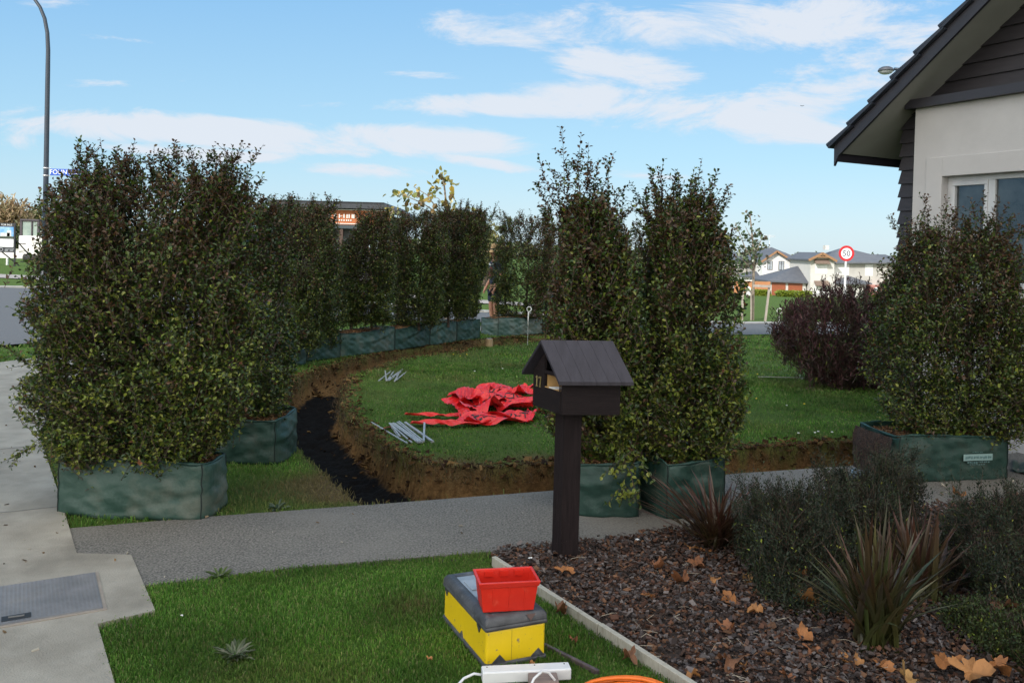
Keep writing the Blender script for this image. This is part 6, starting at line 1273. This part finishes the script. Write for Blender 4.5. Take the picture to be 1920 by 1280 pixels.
def tree_stake(label, a, b, d, w=.07):
    p, q = at(*a, d), at(*b, d); o = Vector((p.x, p.y, tz(p.x, p.y))); t = thing('tree_stake', label, 'tree stake', o, 0, 'stakes round the street sapling'); mb = MB(); mb.bar(p - Vector((0, 0, .1)), q, w); mb.build('stake', SW, t, origin=o)
tree_stake('weathered timber stake left of the staked sapling', (1391, 601), (1393, 530), 31.2); tree_stake('leaning timber stake right of the staked sapling', (1434, 603), (1443, 534), 31.2); tree_stake('thin pale stake just left of the sapling trunk', (1408, 600), (1408, 545), 31.3, .035)
p, q = at(1412, 535.5, 31.1), at(1444, 537, 31.1); t = thing('tree_tie', 'timber crossbar tying the sapling to its leaning stake', 'crossbar', p); mb = MB(); mb.bar(p, q, .03, .09); mb.build('bar', SW, t, origin=p)

RF = M('far_roof', (.075, .080, .095), (.095, .10, .115), 1.5, .7); RF2 = M('far_roof_pale', (.09, .095, .11), (.11, .115, .13), 1.5, .7)
def far_house(name, label, d, ref):
    b0 = at(ref, 557, d); b = Vector((b0.x, d, tz(b0.x, d))); t = thing(name, label, 'house', b)
    class H: pass
    h = H(); h.t = t; h.p = lambda px, py, dd=0.0: Vector((at(px, py, d).x - b.x, dd, at(px, py, d).z - b.z)); h.z = lambda py, px=ref: at(px, py, d).z - b.z; h.x = lambda px: at(px, 500, d).x - b.x; return h
def roof_prism(h, name, pts_front, pts_back, mat):
    mb = MB(); n = len(pts_front); mb._add(list(pts_front) + list(pts_back), [tuple(range(n)), tuple(range(n, 2 * n))[::-1]] + [(i, (i + 1) % n, n + (i + 1) % n, n + i) for i in range(n)]); return mb.build(name, mat, h.t)
def hip(h, name, x0, x1, ye, r0, r1, yr, d0, d1, mat):
    """hip roof: eave corners at depth d0 and d1, ridge halfway"""
    a, b, c, e = h.p(x0, ye, d0), h.p(x1, ye, d0), h.p(x1, ye, d1), h.p(x0, ye, d1); c.z = b.z; e.z = a.z; dm = (d0 + d1) / 2; m, n = h.p(r0, yr, dm), h.p(r1, yr, dm); mb = MB()
    lo = [q - Vector((0, 0, .18)) for q in (a, b, c, e)]; mb._add([a, b, c, e, m, n] + lo, [(0, 1, 5, 4), (1, 2, 5), (2, 3, 4, 5), (3, 0, 4), (6, 7, 1, 0), (7, 8, 2, 1), (8, 9, 3, 2), (9, 6, 0, 3), (9, 8, 7, 6)]); return mb.build(name, mat, h.t)
def wallbox(h, x0, x1, y0, y1, d0, d1, mat, name='wall'):
    mb = MB(); mb.box2((h.x(x0), d0, h.z(y1, (x0 + x1) / 2) - .3), (h.x(x1), d1, h.z(y0, (x0 + x1) / 2))); return mb.build(name, mat, h.t)
FW = M('far_frame', (.05, .05, .055)); FG = M('far_glass', (.30, .34, .38), (.45, .48, .5), 1.5, .15); FWH = M('far_white_frame', (.8, .8, .8)); FGW = M('far_bright_glass', (.70, .70, .70), (.76, .76, .76), 1.5, .2); FDK = M('far_dark_glass', (.05, .05, .055), None, 3, .2)
def fwindow(h, x0, x1, y0, y1, dd, fm, gm, bars=1):
    mb = MB(); X0, X1 = h.x(x0), h.x(x1); Z1, Z0 = h.z(y0, (x0 + x1) / 2), h.z(y1, (x0 + x1) / 2); w = .07; dd -= .04
    mb.box2((X0, dd, Z0), (X0 + w, dd + .08, Z1)); mb.box2((X1 - w, dd, Z0), (X1, dd + .08, Z1)); mb.box2((X0 + w, dd, Z1 - w), (X1 - w, dd + .08, Z1)); mb.box2((X0 + w, dd, Z0), (X1 - w, dd + .08, Z0 + w))
    for k in range(bars): xx = X0 + (X1 - X0) * (k + 1) / (bars + 1); mb.box2((xx - w / 2, dd, Z0 + w), (xx + w / 2, dd + .08, Z1 - w))
    mb.box2((X0 + w, dd + .005, Z0 + (Z1 - Z0) * .72), (X1 - w, dd + .075, Z0 + (Z1 - Z0) * .72 + w * .7)); f = mb.build('window', fm, h.t); mb = MB(); mb.box2((X0 + w * .5, dd + .03, Z0 + w * .5), (X1 - w * .5, dd + .04, Z1 - w * .5)); mb.build('pane', gm, f)
WHT = M('render_white', (.74, .73, .70), None, 1.5, .8); CRM = M('render_cream', (.50, .485, .455), (.54, .525, .49), 1.5, .85); BEI = M('render_beige', (.43, .415, .385), None, 1.5, .85); BRN = M('barge_brown', (.28, .15, .075), None, 3, .6); GD = M('garage_wood', (.30, .085, .035), (.24, .065, .028), 2.5, .5, stretch=(1, 1, 14))
def house_white():
    h = far_house('house', 'white two storey house with a gabled front wall and brown barge boards', 120, 1455)
    mb = MB(); mb.prism([h.p(1429, 562), h.p(1481, 562), h.p(1481, 488), h.p(1455, 473.5), h.p(1429, 490)], (0, 3, 0)); mb.build('wall', WHT, h.t); wallbox(h, 1427, 1514, 488, 562, 3.0, 11, BEI)
    hip(h, 'roof', 1416, 1516, 487.5, 1474, 1476, 463.5, 2.3, 12, RF)
    for a, b in ((1424.5, 1455), (1485.5, 1455)): mb = MB(); mb.prism([h.p(a, 492 if a < 1455 else 490.5, -.5), h.p(b, 471, -.5), h.p(b, 469.5, -.5), h.p(a, 490 if a < 1455 else 488.5, -.5)], (0, 5, 0)); mb.build('gable_roof', RF, h.t); mb = MB(); mb.bar(h.p(a, 491.5 if a < 1455 else 490, -.55), h.p(b, 471, -.55), .06, .26); mb.build('barge_board', BRN, h.t)
    fwindow(h, 1438.5, 1448.5, 489, 506, 0, FW, FG); fwindow(h, 1459.5, 1470, 489.5, 506.5, 0, FW, FG); fwindow(h, 1420, 1428, 490, 503, 3.0, FW, FDK, 0); fwindow(h, 1500, 1508, 492, 503, 3, FW, FG)
    wallbox(h, 1396, 1428.6, 519, 562, 1.2, 6, WHT, 'porch_wall'); roof_prism(h, 'porch_roof', [h.p(1393, 519, .6), h.p(1429, 519.5, .6), h.p(1429, 509, 3)], [h.p(1393, 519, 6.5), h.p(1429, 519.5, 6.5), h.p(1429, 509, 4)], RF)
    fwindow(h, 1417, 1427, 522, 528, 1.2, FW, FDK, 0)
    mb = MB(); q = h.p(1471, 465, 7); mb.tube([q, q + Vector((0, 0, 2.0))], .03, 5)
    for k in range(4): mb.tube([q + Vector((-.8, 0, 1.9 - k * .1)), q + Vector((.8, 0, 1.9 - k * .1))], .015, 4)
    mb.build('aerial', M('aerial', (.6, .6, .6)), h.t)
house_white()
def house_cream():
    h = far_house('house', 'cream two storey house with wooden double garage and grey hip roof', 110, 1560)
    # garage wing
    wallbox(h, 1442, 1512, 527, 557.5, 0, 7, CRM, 'garage_wall'); a, b = h.p(1437.5, 525.5, -.5), h.p(1513, 528.5, -.5); c_, e = h.p(1513, 528.5, 8), h.p(1437.5, 525.5, 8); c_.z = b.z; e.z = a.z; r0, r1 = h.p(1513, 499.5, 3.5), h.p(1509, 499.5, 3.8)
    mb = MB(); lo = [q - Vector((0, 0, .2)) for q in (a, b, c_, e)]; mb._add([a, b, c_, e, r0] + lo, [(0, 1, 4), (1, 2, 4), (2, 3, 4), (3, 0, 4), (5, 6, 1, 0), (8, 7, 6, 5), (6, 7, 2, 1), (8, 5, 0, 3)]); mb.build('garage_roof', RF, h.t)
    for x0, x1, y0, y1 in ((1448, 1474, 530, 556), (1479, 1505.5, 530.5, 556.5)):
        mb = MB(); mb.box2((h.x(x0), -.06, h.z(y1)), (h.x(x1), .02, h.z(y0)))
        for k in range(1, 6): zz = h.z(y1) + (h.z(y0) - h.z(y1)) * k / 6; mb.box2((h.x(x0) + .02, -.075, zz - .13), (h.x(x1) - .02, -.0605, zz + .13))
        mb.build('garage_door', GD, h.t)
    # gabled block
    mb = MB(); mb.prism([h.p(1513.5, 562, -1.2), h.p(1558, 562, -1.2), h.p(1558, 489, -1.2), h.p(1533, 477.5, -1.2), h.p(1513.5, 487, -1.2)], (0, 8, 0)); mb.build('wall', CRM, h.t)
    for a, b in ((1507, 1533), (1559.5, 1533)): mb = MB(); mb.prism([h.p(a, 488 if a < 1533 else 490, -1.8), h.p(b, 475.5, -1.8), h.p(b, 473, -1.8), h.p(a, 485.5 if a < 1533 else 487.5, -1.8)], (0, 9, 0)); mb.build('gable_roof', RF, h.t); mb = MB(); mb.bar(h.p(a, 487.5 if a < 1533 else 489.5, -1.85), h.p(b, 474.8, -1.85), .06, .3); mb.build('barge_board', BRN, h.t)
    mb = MB(); mb.bar(h.p(1522, 481.5, -1.82), h.p(1545, 482, -1.82), .06, .16); mb.bar(h.p(1533, 481.5, -1.82), h.p(1533, 476, -1.82), .06, .12); mb.build('gable_truss', BRN, h.t)
    wallbox(h, 1557, 1672, 490.5, 562, 0.2, 9, BEI); hip(h, 'roof', 1550, 1690, 491.5, 1600, 1618, 466, -.5, 10, RF2)
    hip(h, 'roof_wing', 1618, 1700, 492, 1640, 1690, 477.5, .4, 9, RF); wallbox(h, 1668, 1692, 492, 562, .8, 8, BEI)
    fwindow(h, 1522.5, 1544.5, 493.5, 512.5, -1.2, FWH, FGW, 2); fwindow(h, 1577.5, 1584, 496.5, 512, .2, FW, FDK, 0); fwindow(h, 1623.5, 1638, 496, 517, .2, FWH, FGW, 1)
    mb = MB(); mb.box2((h.x(1566), .12, h.z(515)), (h.x(1593), .19, h.z(491))); mb.build('wall_panel', WHT, h.t)
    for y0, y1 in ((485.5, 492.5), (525.5, 533)):
        mb = MB(); mb.prism([h.p(1519, y1, -2.0), h.p(1547, y1 + .5, -2.0), h.p(1546, y0, -1.21), h.p(1520, y0, -1.21)], (0, .0, -.12)); mb.build('window_hood', M('hood_brown', (.16, .115, .09), None, 5, .7), h.t)
    fwindow(h, 1521, 1545, 534, 553, -1.2, FWH, FGW, 2)
    wallbox(h, 1566, 1612, 529, 562, -1.5, .2, CRM, 'porch_wall'); hip(h, 'porch_roof', 1562, 1622, 529.5, 1588, 1594, 517.5, -2.2, 2.6, RF)
    wallbox(h, 1627, 1662, 534, 562, -1.0, .2, M('brick_pink', (.36, .15, .13), (.42, .19, .16), 3, .85), 'brick_wall'); fwindow(h, 1634, 1646, 538, 545, -1.0, FWH, FG, 0)
    mb = MB(); mb.box2((h.x(1568), 4, h.z(468)), (h.x(1575), 5, h.z(459.5))); mb.build('chimney', CRM, h.t)
house_cream()
def house_low():
    h = far_house('house', 'grey roofed house half hidden behind the drooping hedge plant and sapling', 128, 1385)
    wallbox(h, 1350, 1399, 487, 562, 0, 8, BEI); hip(h, 'roof', 1340, 1403, 488, 1360, 1385, 470.5, -.6, 9, RF); fwindow(h, 1386, 1394, 492, 504, 0, FW, FDK, 0); fwindow(h, 1366, 1376, 492, 504, 0, FW, FG)
    wallbox(h, 1399, 1425, 489.5, 562, 3, 8, BEI, 'wing_wall')
house_low()
def fence():
    d = 107; a, b = at(1376, 548, d), at(1444, 550, d); o = Vector((a.x, d, tz(a.x, d))); t = thing('paling_fence', 'orange timber paling fence left of the wooden garage', 'fence', o); H = at(1410, 527, d).z - o.z; mb = MB(); n = 46; L = b.x - a.x
    for i in range(n): mb.box((L * (i + .5) / n, 0, H / 2 - .1), (L / n * .92, .03, H + .2 - .04 * (i % 2)))
    mb.build('paling', M('paling', (.44, .20, .09), (.36, .155, .07), 1.2, .8), t); mb = MB(); mb.box((L / 2, .04, H * .75), (L, .05, .1)); mb.build('rail', M('rail', (.3, .14, .06)), t)
fence()
def clipped_hedge(label, px0, px1, py, pt, d, seed):
    a, b = at(px0, py, d), at(px1, py, d); c = Vector(((a.x + b.x) / 2, d, tz((a.x + b.x) / 2, d))); L = (b.x - a.x); H = (py - pt) * d / 1600; r = np.random.default_rng(seed); n = 1500; t = thing('clipped_hedge', label, 'hedge', c)
    P = np.stack([r.uniform(-L / 2, L / 2, n), r.uniform(-.7, .7, n), r.uniform(0, H, n)], 1); f = r.integers(0, 3, n); P[f == 0, 2] = H; P[f == 1, 1] = -.7; V, F = leaf_mesh(P, unit(r.normal(0, 1, (n, 3))), r.normal(0, 1, (n, 3)), np.full(n, .32), np.full(n, .22))
    npmesh('crown', V, F, MT_LEAF, t, np.repeat(np.array([(.16, .20, .02), (.12, .17, .02), (.20, .24, .03)])[r.integers(0, 3, n)], 6, 0)); mb = MB(); mb.box((0, .1, H / 2), (L * .95, 1.1, H * .9)); mb.build('core', M('hedge_core', (.05, .08, .015)), t)
clipped_hedge('low bright clipped hedge in front of the paling fence', 1408, 1440, 556, 548, 104, 1); clipped_hedge('low bright clipped hedge in front of the wooden garage', 1456, 1516, 560, 551.5, 102, 2)
c = at(1403, 556, 103); t = thing('meter_box', 'small white meter box by the paling fence', 'meter box', (c.x, 103, tz(c.x, 103))); mb = MB(); mb.box((0, 0, .45), (.5, .35, .9)); mb.prism([(-.28, -.2, .9), (.28, -.2, .9), (0, -.2, 1.1)], (0, .4, 0)); mb.build('cabinet', WHT, t, .03)

# ---- trees far away
def far_tree(name, label, px, py, d, rx, rz_, n, pal, seed, lsize, trunk=True, wisp=False):
    c = at(px, py, d); b = Vector((c.x, d, tz(c.x, d))); h = c.z - b.z; r = np.random.default_rng(seed); t = thing(name, label, 'tree', b); k = 26; cl = r.normal(0, 1, (k, 3)); cl = cl / np.linalg.norm(cl, axis=1)[:, None] * r.random((k, 1)) ** .4 * np.array([rx, rx * .7, rz_])
    i = r.integers(0, k, n); P = cl[i] * .85 + r.normal(0, .20, (n, 3)) * np.array([rx, rx * .7, rz_]); P[:, 2] += h; i = i[P[:, 2] > .1]; P = P[P[:, 2] > .1]; n = len(P); D = unit(r.normal(0, 1, (n, 3)) + (np.array([0, 0, 1.2]) if wisp else 0)); L = lsize * r.uniform(.5, 1.3, n); V, F = leaf_mesh(P, D, r.normal(0, 1, (n, 3)), L, L * (.28 if wisp else .6)); col = np.array(pal)[i % len(pal)] * r.uniform(.7, 1.3, (n, 1))
    npmesh('crown', V, F, MT_LEAF, t, np.repeat(col, 6, 0)); mb = MB(); mb.tube([(0, 0, -.2), (.1, 0, h * .5), (0, 0, h)], [.3, .22, .1], 7)
    for q in cl[:10]: mb.tube([(0, 0, h * .45), tuple(np.array([0, 0, h * .75]) + q * .4), tuple(q * .85 + np.array([0, 0, h]))], [.12, .08, .03], 5, False)
    mb.build('trunk', M('far_bark', (.10, .075, .055), None, 3, .9), t)
TAN = [(.30, .22, .12), (.36, .27, .15), (.26, .18, .10), (.33, .22, .13), (.22, .18, .09)]; DKG = [(.05, .07, .02), (.07, .09, .03), (.10, .10, .035), (.04, .055, .02)]
far_tree('willow_tree', 'bare tan willow with a round crown at the left edge', 8, 432, 90, 3.0, 3.1, 2600, TAN, 91, .65, wisp=True); far_tree('willow_tree', 'smaller tan willow beside the digger cab', 42, 440, 95, 1.9, 2.5, 1500, TAN, 92, .6, wisp=True)
far_tree('willow_tree', 'tan willow hidden behind the lamp pole', 72, 452, 98, 2.2, 2.2, 1200, TAN, 93, .6, wisp=True); far_tree('leafy_tree', 'dark green bushy tree between for sale board and digger', 38, 446, 75, .9, 1.3, 1300, DKG, 94, .32); far_tree('leafy_tree', 'olive tree behind the digger cab', 60, 418, 100, 1.8, 1.6, 1300, [(.10, .10, .035), (.13, .12, .045), (.07, .08, .025)], 95, .45)
far_tree('leafy_tree', 'green tree behind the left shoulder of the broad hedge plant', 112, 440, 88, 2.6, 2.2, 1800, DKG, 96, .45); far_tree('leafy_tree', 'tree top behind the roof of the white house', 1428, 478, 170, 3.0, 2.0, 900, DKG, 97, .6); far_tree('leafy_tree', 'rusty leaved tree beyond the gap behind the hatted person', 890, 500, 60, 1.8, 1.6, 1500, [(.30, .15, .06), (.36, .20, .08), (.12, .10, .04)], 98, .35)
far_tree('leafy_tree', 'pale green tree beyond the gap beside the faded bag', 905, 470, 48, 1.0, 1.6, 900, [(.14, .15, .05), (.20, .19, .08)], 99, .3)
# a line of distant trees along the horizon
r = np.random.default_rng(77); Vs, Fs, Ts = [], [], []; o_ = 0
for i in range(420):
    a = r.uniform(-.75, .75); d = r.uniform(380, 620); x = a * d; n = 26; H = r.uniform(3, 7.5); P = np.stack([x + r.normal(0, 5, n), d + r.normal(0, 3, n), tz(x, d) + r.uniform(0, H, n)], 1); L = r.uniform(1.4, 3.2, n); V, F = leaf_mesh(P, unit(r.normal(0, 1, (n, 3))), r.normal(0, 1, (n, 3)), L, L * .8); Vs.append(V); Fs.append(F + o_); o_ += len(V); Ts.append(np.repeat(np.array(DKG)[r.integers(0, 4, n)] * 1.2, 6, 0))
tag(npmesh('distant_woods', np.concatenate(Vs), np.concatenate(Fs), MT_LEAF, None, np.concatenate(Ts)), 'far line of trees along the horizon', kind='stuff')

# ================================================================ THE PERSON BEHIND THE HEDGE
def skin_mesh(name, pts, edges, rad, mat, parent, root=0, lev=2):
    me = bpy.data.meshes.new(name); me.from_pydata([tuple(p) for p in pts], edges, []); me.update(); o = link(name, me, mat, parent); o.modifiers.new('skin', 'SKIN').use_smooth_shade = True
    for v, q in zip(me.skin_vertices[0].data, rad): v.radius = (q, q) if not isinstance(q, tuple) else q
    me.skin_vertices[0].data[root].use_root = True; s = o.modifiers.new('sub', 'SUBSURF'); s.levels = lev; s.render_levels = lev; return o
def person():
    b = G(926, 622); b.z = tz(b.x, b.y) + .0; t = thing('person', 'person in a straw hat, navy top and shorts, bare legs, standing in the hedge gap', 'person', b, R(-62))
    sk = M('skin', (.50, .25, .16), (.42, .20, .125), 12, .55)
    P = [(0, 0, .94), (0, .01, 1.12), (0, .0, 1.32), (0, .01, 1.46), (0, -.01, 1.55), (0, -.02, 1.63), (0, -.015, 1.74)]; E = [(0, 1), (1, 2), (2, 3), (3, 4), (4, 5), (5, 6)]; Q = [(.15, .11), (.14, .10), (.165, .115), (.10, .075), .055, .088, .078]
    for s in (-1, 1):
        o = len(P); P += [(s * .095, 0, .88), (s * .105, -.02, .50), (s * .105, .03, .10), (s * .11, -.02, .03), (s * .12, -.15, .025)]; Q += [.095, .062, .042, .045, .036]; E += [(0, o), (o, o + 1), (o + 1, o + 2), (o + 2, o + 3), (o + 3, o + 4)]
        o = len(P); P += [(s * .19, .0, 1.42), (s * .24, .03, 1.14), (s * .22, -.10, .93), (s * .215, -.13, .87)]; Q += [.06, .042, .030, (.036, .022)]; E += [(3, o), (o, o + 1), (o + 1, o + 2), (o + 2, o + 3)]
        for k in range(4): f = len(P); P += [(s * (.195 + .014 * k), -.155 - .004 * (k % 2), .83), (s * (.19 + .014 * k), -.150, .79 + .008 * abs(k - 1.5))]; Q += [.0095, .008]; E += [(o + 3, f), (f, f + 1)]
        f = len(P); P += [(s * .185, -.155, .86), (s * .175, -.17, .83)]; Q += [.010, .009]; E += [(o + 3, f), (f, f + 1)]
    skin_mesh('body', P, E, Q, sk, t)
    for s in (-1, 1):
        mb = MB(); mb.ball((s * .032, -.098, 1.665), .011, 6); mb.build('eye', M('eye', (.03, .025, .02)), t); mb = MB(); mb.ball((s * .088, -.01, 1.655), (.014, .022, .032), 6); mb.build('ear', sk, t, smooth=True)
    mb = MB(); mb.ball((0, -.108, 1.64), (.013, .020, .024), 6); mb.build('nose', sk, t, smooth=True); mb = MB(); mb.ball((0, -.095, 1.60), (.026, .010, .007), 6); mb.build('mouth', M('lips', (.30, .10, .08)), t, smooth=True)
    nv = M('navy_cloth', (.012, .020, .042), (.020, .030, .058), 10, .8); mr = M('maroon_cloth', (.13, .018, .035), None, 10, .8)
    S = [(0, 0, .95), (0, .01, 1.12), (0, 0, 1.32), (0, .01, 1.45), (.19, .0, 1.41), (.225, .02, 1.24), (-.19, .0, 1.41), (-.225, .02, 1.24)]; skin_mesh('shirt', S, [(0, 1), (1, 2), (2, 3), (3, 4), (4, 5), (3, 6), (6, 7)], [(.175, .135), (.162, .122), (.185, .135), (.115, .09), .078, .064, .078, .064], nv, t)
    skin_mesh('vest_panel', [(0, -.10, 1.12), (0, -.115, 1.28), (0, -.09, 1.38)], [(0, 1), (1, 2)], [(.09, .04), (.10, .04), (.07, .04)], mr, t); mb = MB(); mb.tube([(-.10, -.09, 1.43), (0, -.13, 1.40), (.10, -.09, 1.43)], .012, 6); mb.build('collar_stripe', M('stripe_white', (.7, .7, .7)), t)
    S = [(0, 0, .96), (.10, 0, .84), (.11, -.01, .60), (-.10, 0, .84), (-.11, -.01, .60)]; skin_mesh('shorts', S, [(0, 1), (1, 2), (0, 3), (3, 4)], [(.165, .13), .115, .098, .115, .098], nv, t)
    bt = M('boot_pale', (.40, .35, .30), (.28, .24, .20), 12, .8)
    for s in (-1, 1): skin_mesh('boot', [(s * .105, .03, .16), (s * .108, .02, .06), (s * .12, -.17, .045)], [(0, 1), (1, 2)], [.058, .062, .05], bt, t)
    hat = M('straw_hat', (.50, .33, .17), (.40, .25, .12), 30, .8, .4, 90); mb = MB(); mb.lathe([(.0001, .125), (.05, .122), (.082, .10), (.098, .03), (.102, .0), (.17, -.018), (.205, -.045), (.203, -.052), (.16, -.026), (.095, -.008)], (0, 0, 0), 28); o = mb.build('hat', hat, t, smooth=True); o.location = (0, -.015, 1.735); o.rotation_euler = (R(8), 0, 0)
    mb = MB(); mb.lathe([(.1005, .03), (.104, .002)], (0, 0, 0), 28); mb.build('hat_band', M('hat_band', (.06, .04, .03)), o)
    hr = M('hair', (.10, .065, .04)); mb = MB(); mb.ball((0, .012, 1.67), (.088, .085, .09), 8); mb.build('hair', hr, t, smooth=True)
person()
# a bird in the sky
c = at(1504, 199, 70); t = thing('bird', 'tiny dark bird gliding before the clouds', 'bird', c); skin_mesh('body', [(0, 0, 0), (.07, .01, .0), (-.07, .01, .0), (.16, 0, .04), (-.16, 0, .04), (.0, -.1, .0)], [(1, 0), (0, 2), (0, 3), (0, 4), (0, 5)], [.025, .018, .01, (.01, .02), (.01, .02), .015], M('bird_dark', (.03, .03, .035)), t, lev=1)

# ================================================================ ADDED CLOUD, OUT OF VIEW, PUT IN TO SHADE THE GARDEN
def shade_cloud():
    T = 260.0; shade = np.array([(-11, -16), (-10.5, 8), (-6.5, 12.5), (-4.2, 16), (-1, 18.6), (4, 20.2), (14, 20.5), (16, -16)]); gx, gy = np.meshgrid(np.linspace(-16, 22, 76), np.linspace(-22, 26, 96)); x, y = gx.ravel(), gy.ravel()
    s = np.where(inpoly(x, y, shade), 1, -1) * polydist(x, y, shade) + .7 * vnoise(x, y, 4, 4, .35); k = np.clip(s, 0, None); th = np.where(s > 0, .5 + 2.6 * k ** .55 * (1 + .35 * vnoise(x, y, 9, 4, .25)), 0)
    ex = np.array(SUN_DIR.cross(Vector((0, 0, 1))).normalized()); base = np.stack([x, y, np.zeros_like(x)], 1) + np.array(SUN_DIR) * T; up = np.array([0, 0, 1.0])
    top = base + up * th[:, None]; bot = base - up * (th * .35)[:, None]; n = len(x); nx = 76; I, J = np.meshgrid(np.arange(nx - 1), np.arange(95)); a = (J * nx + I).ravel(); Q = np.stack([a, a + 1, a + 1 + nx, a + nx], 1); ok = (s[Q] > 0).any(1); Q = Q[ok]
    tag(npmesh('added_cloud', np.concatenate([top, bot]), np.concatenate([Q, Q[:, ::-1] + n]), M('cloud_white', (.8, .8, .82), None, .05, 1.0), None, smooth=True), 'added low clouds out of view that shade the garden', kind='structure')
shade_cloud()
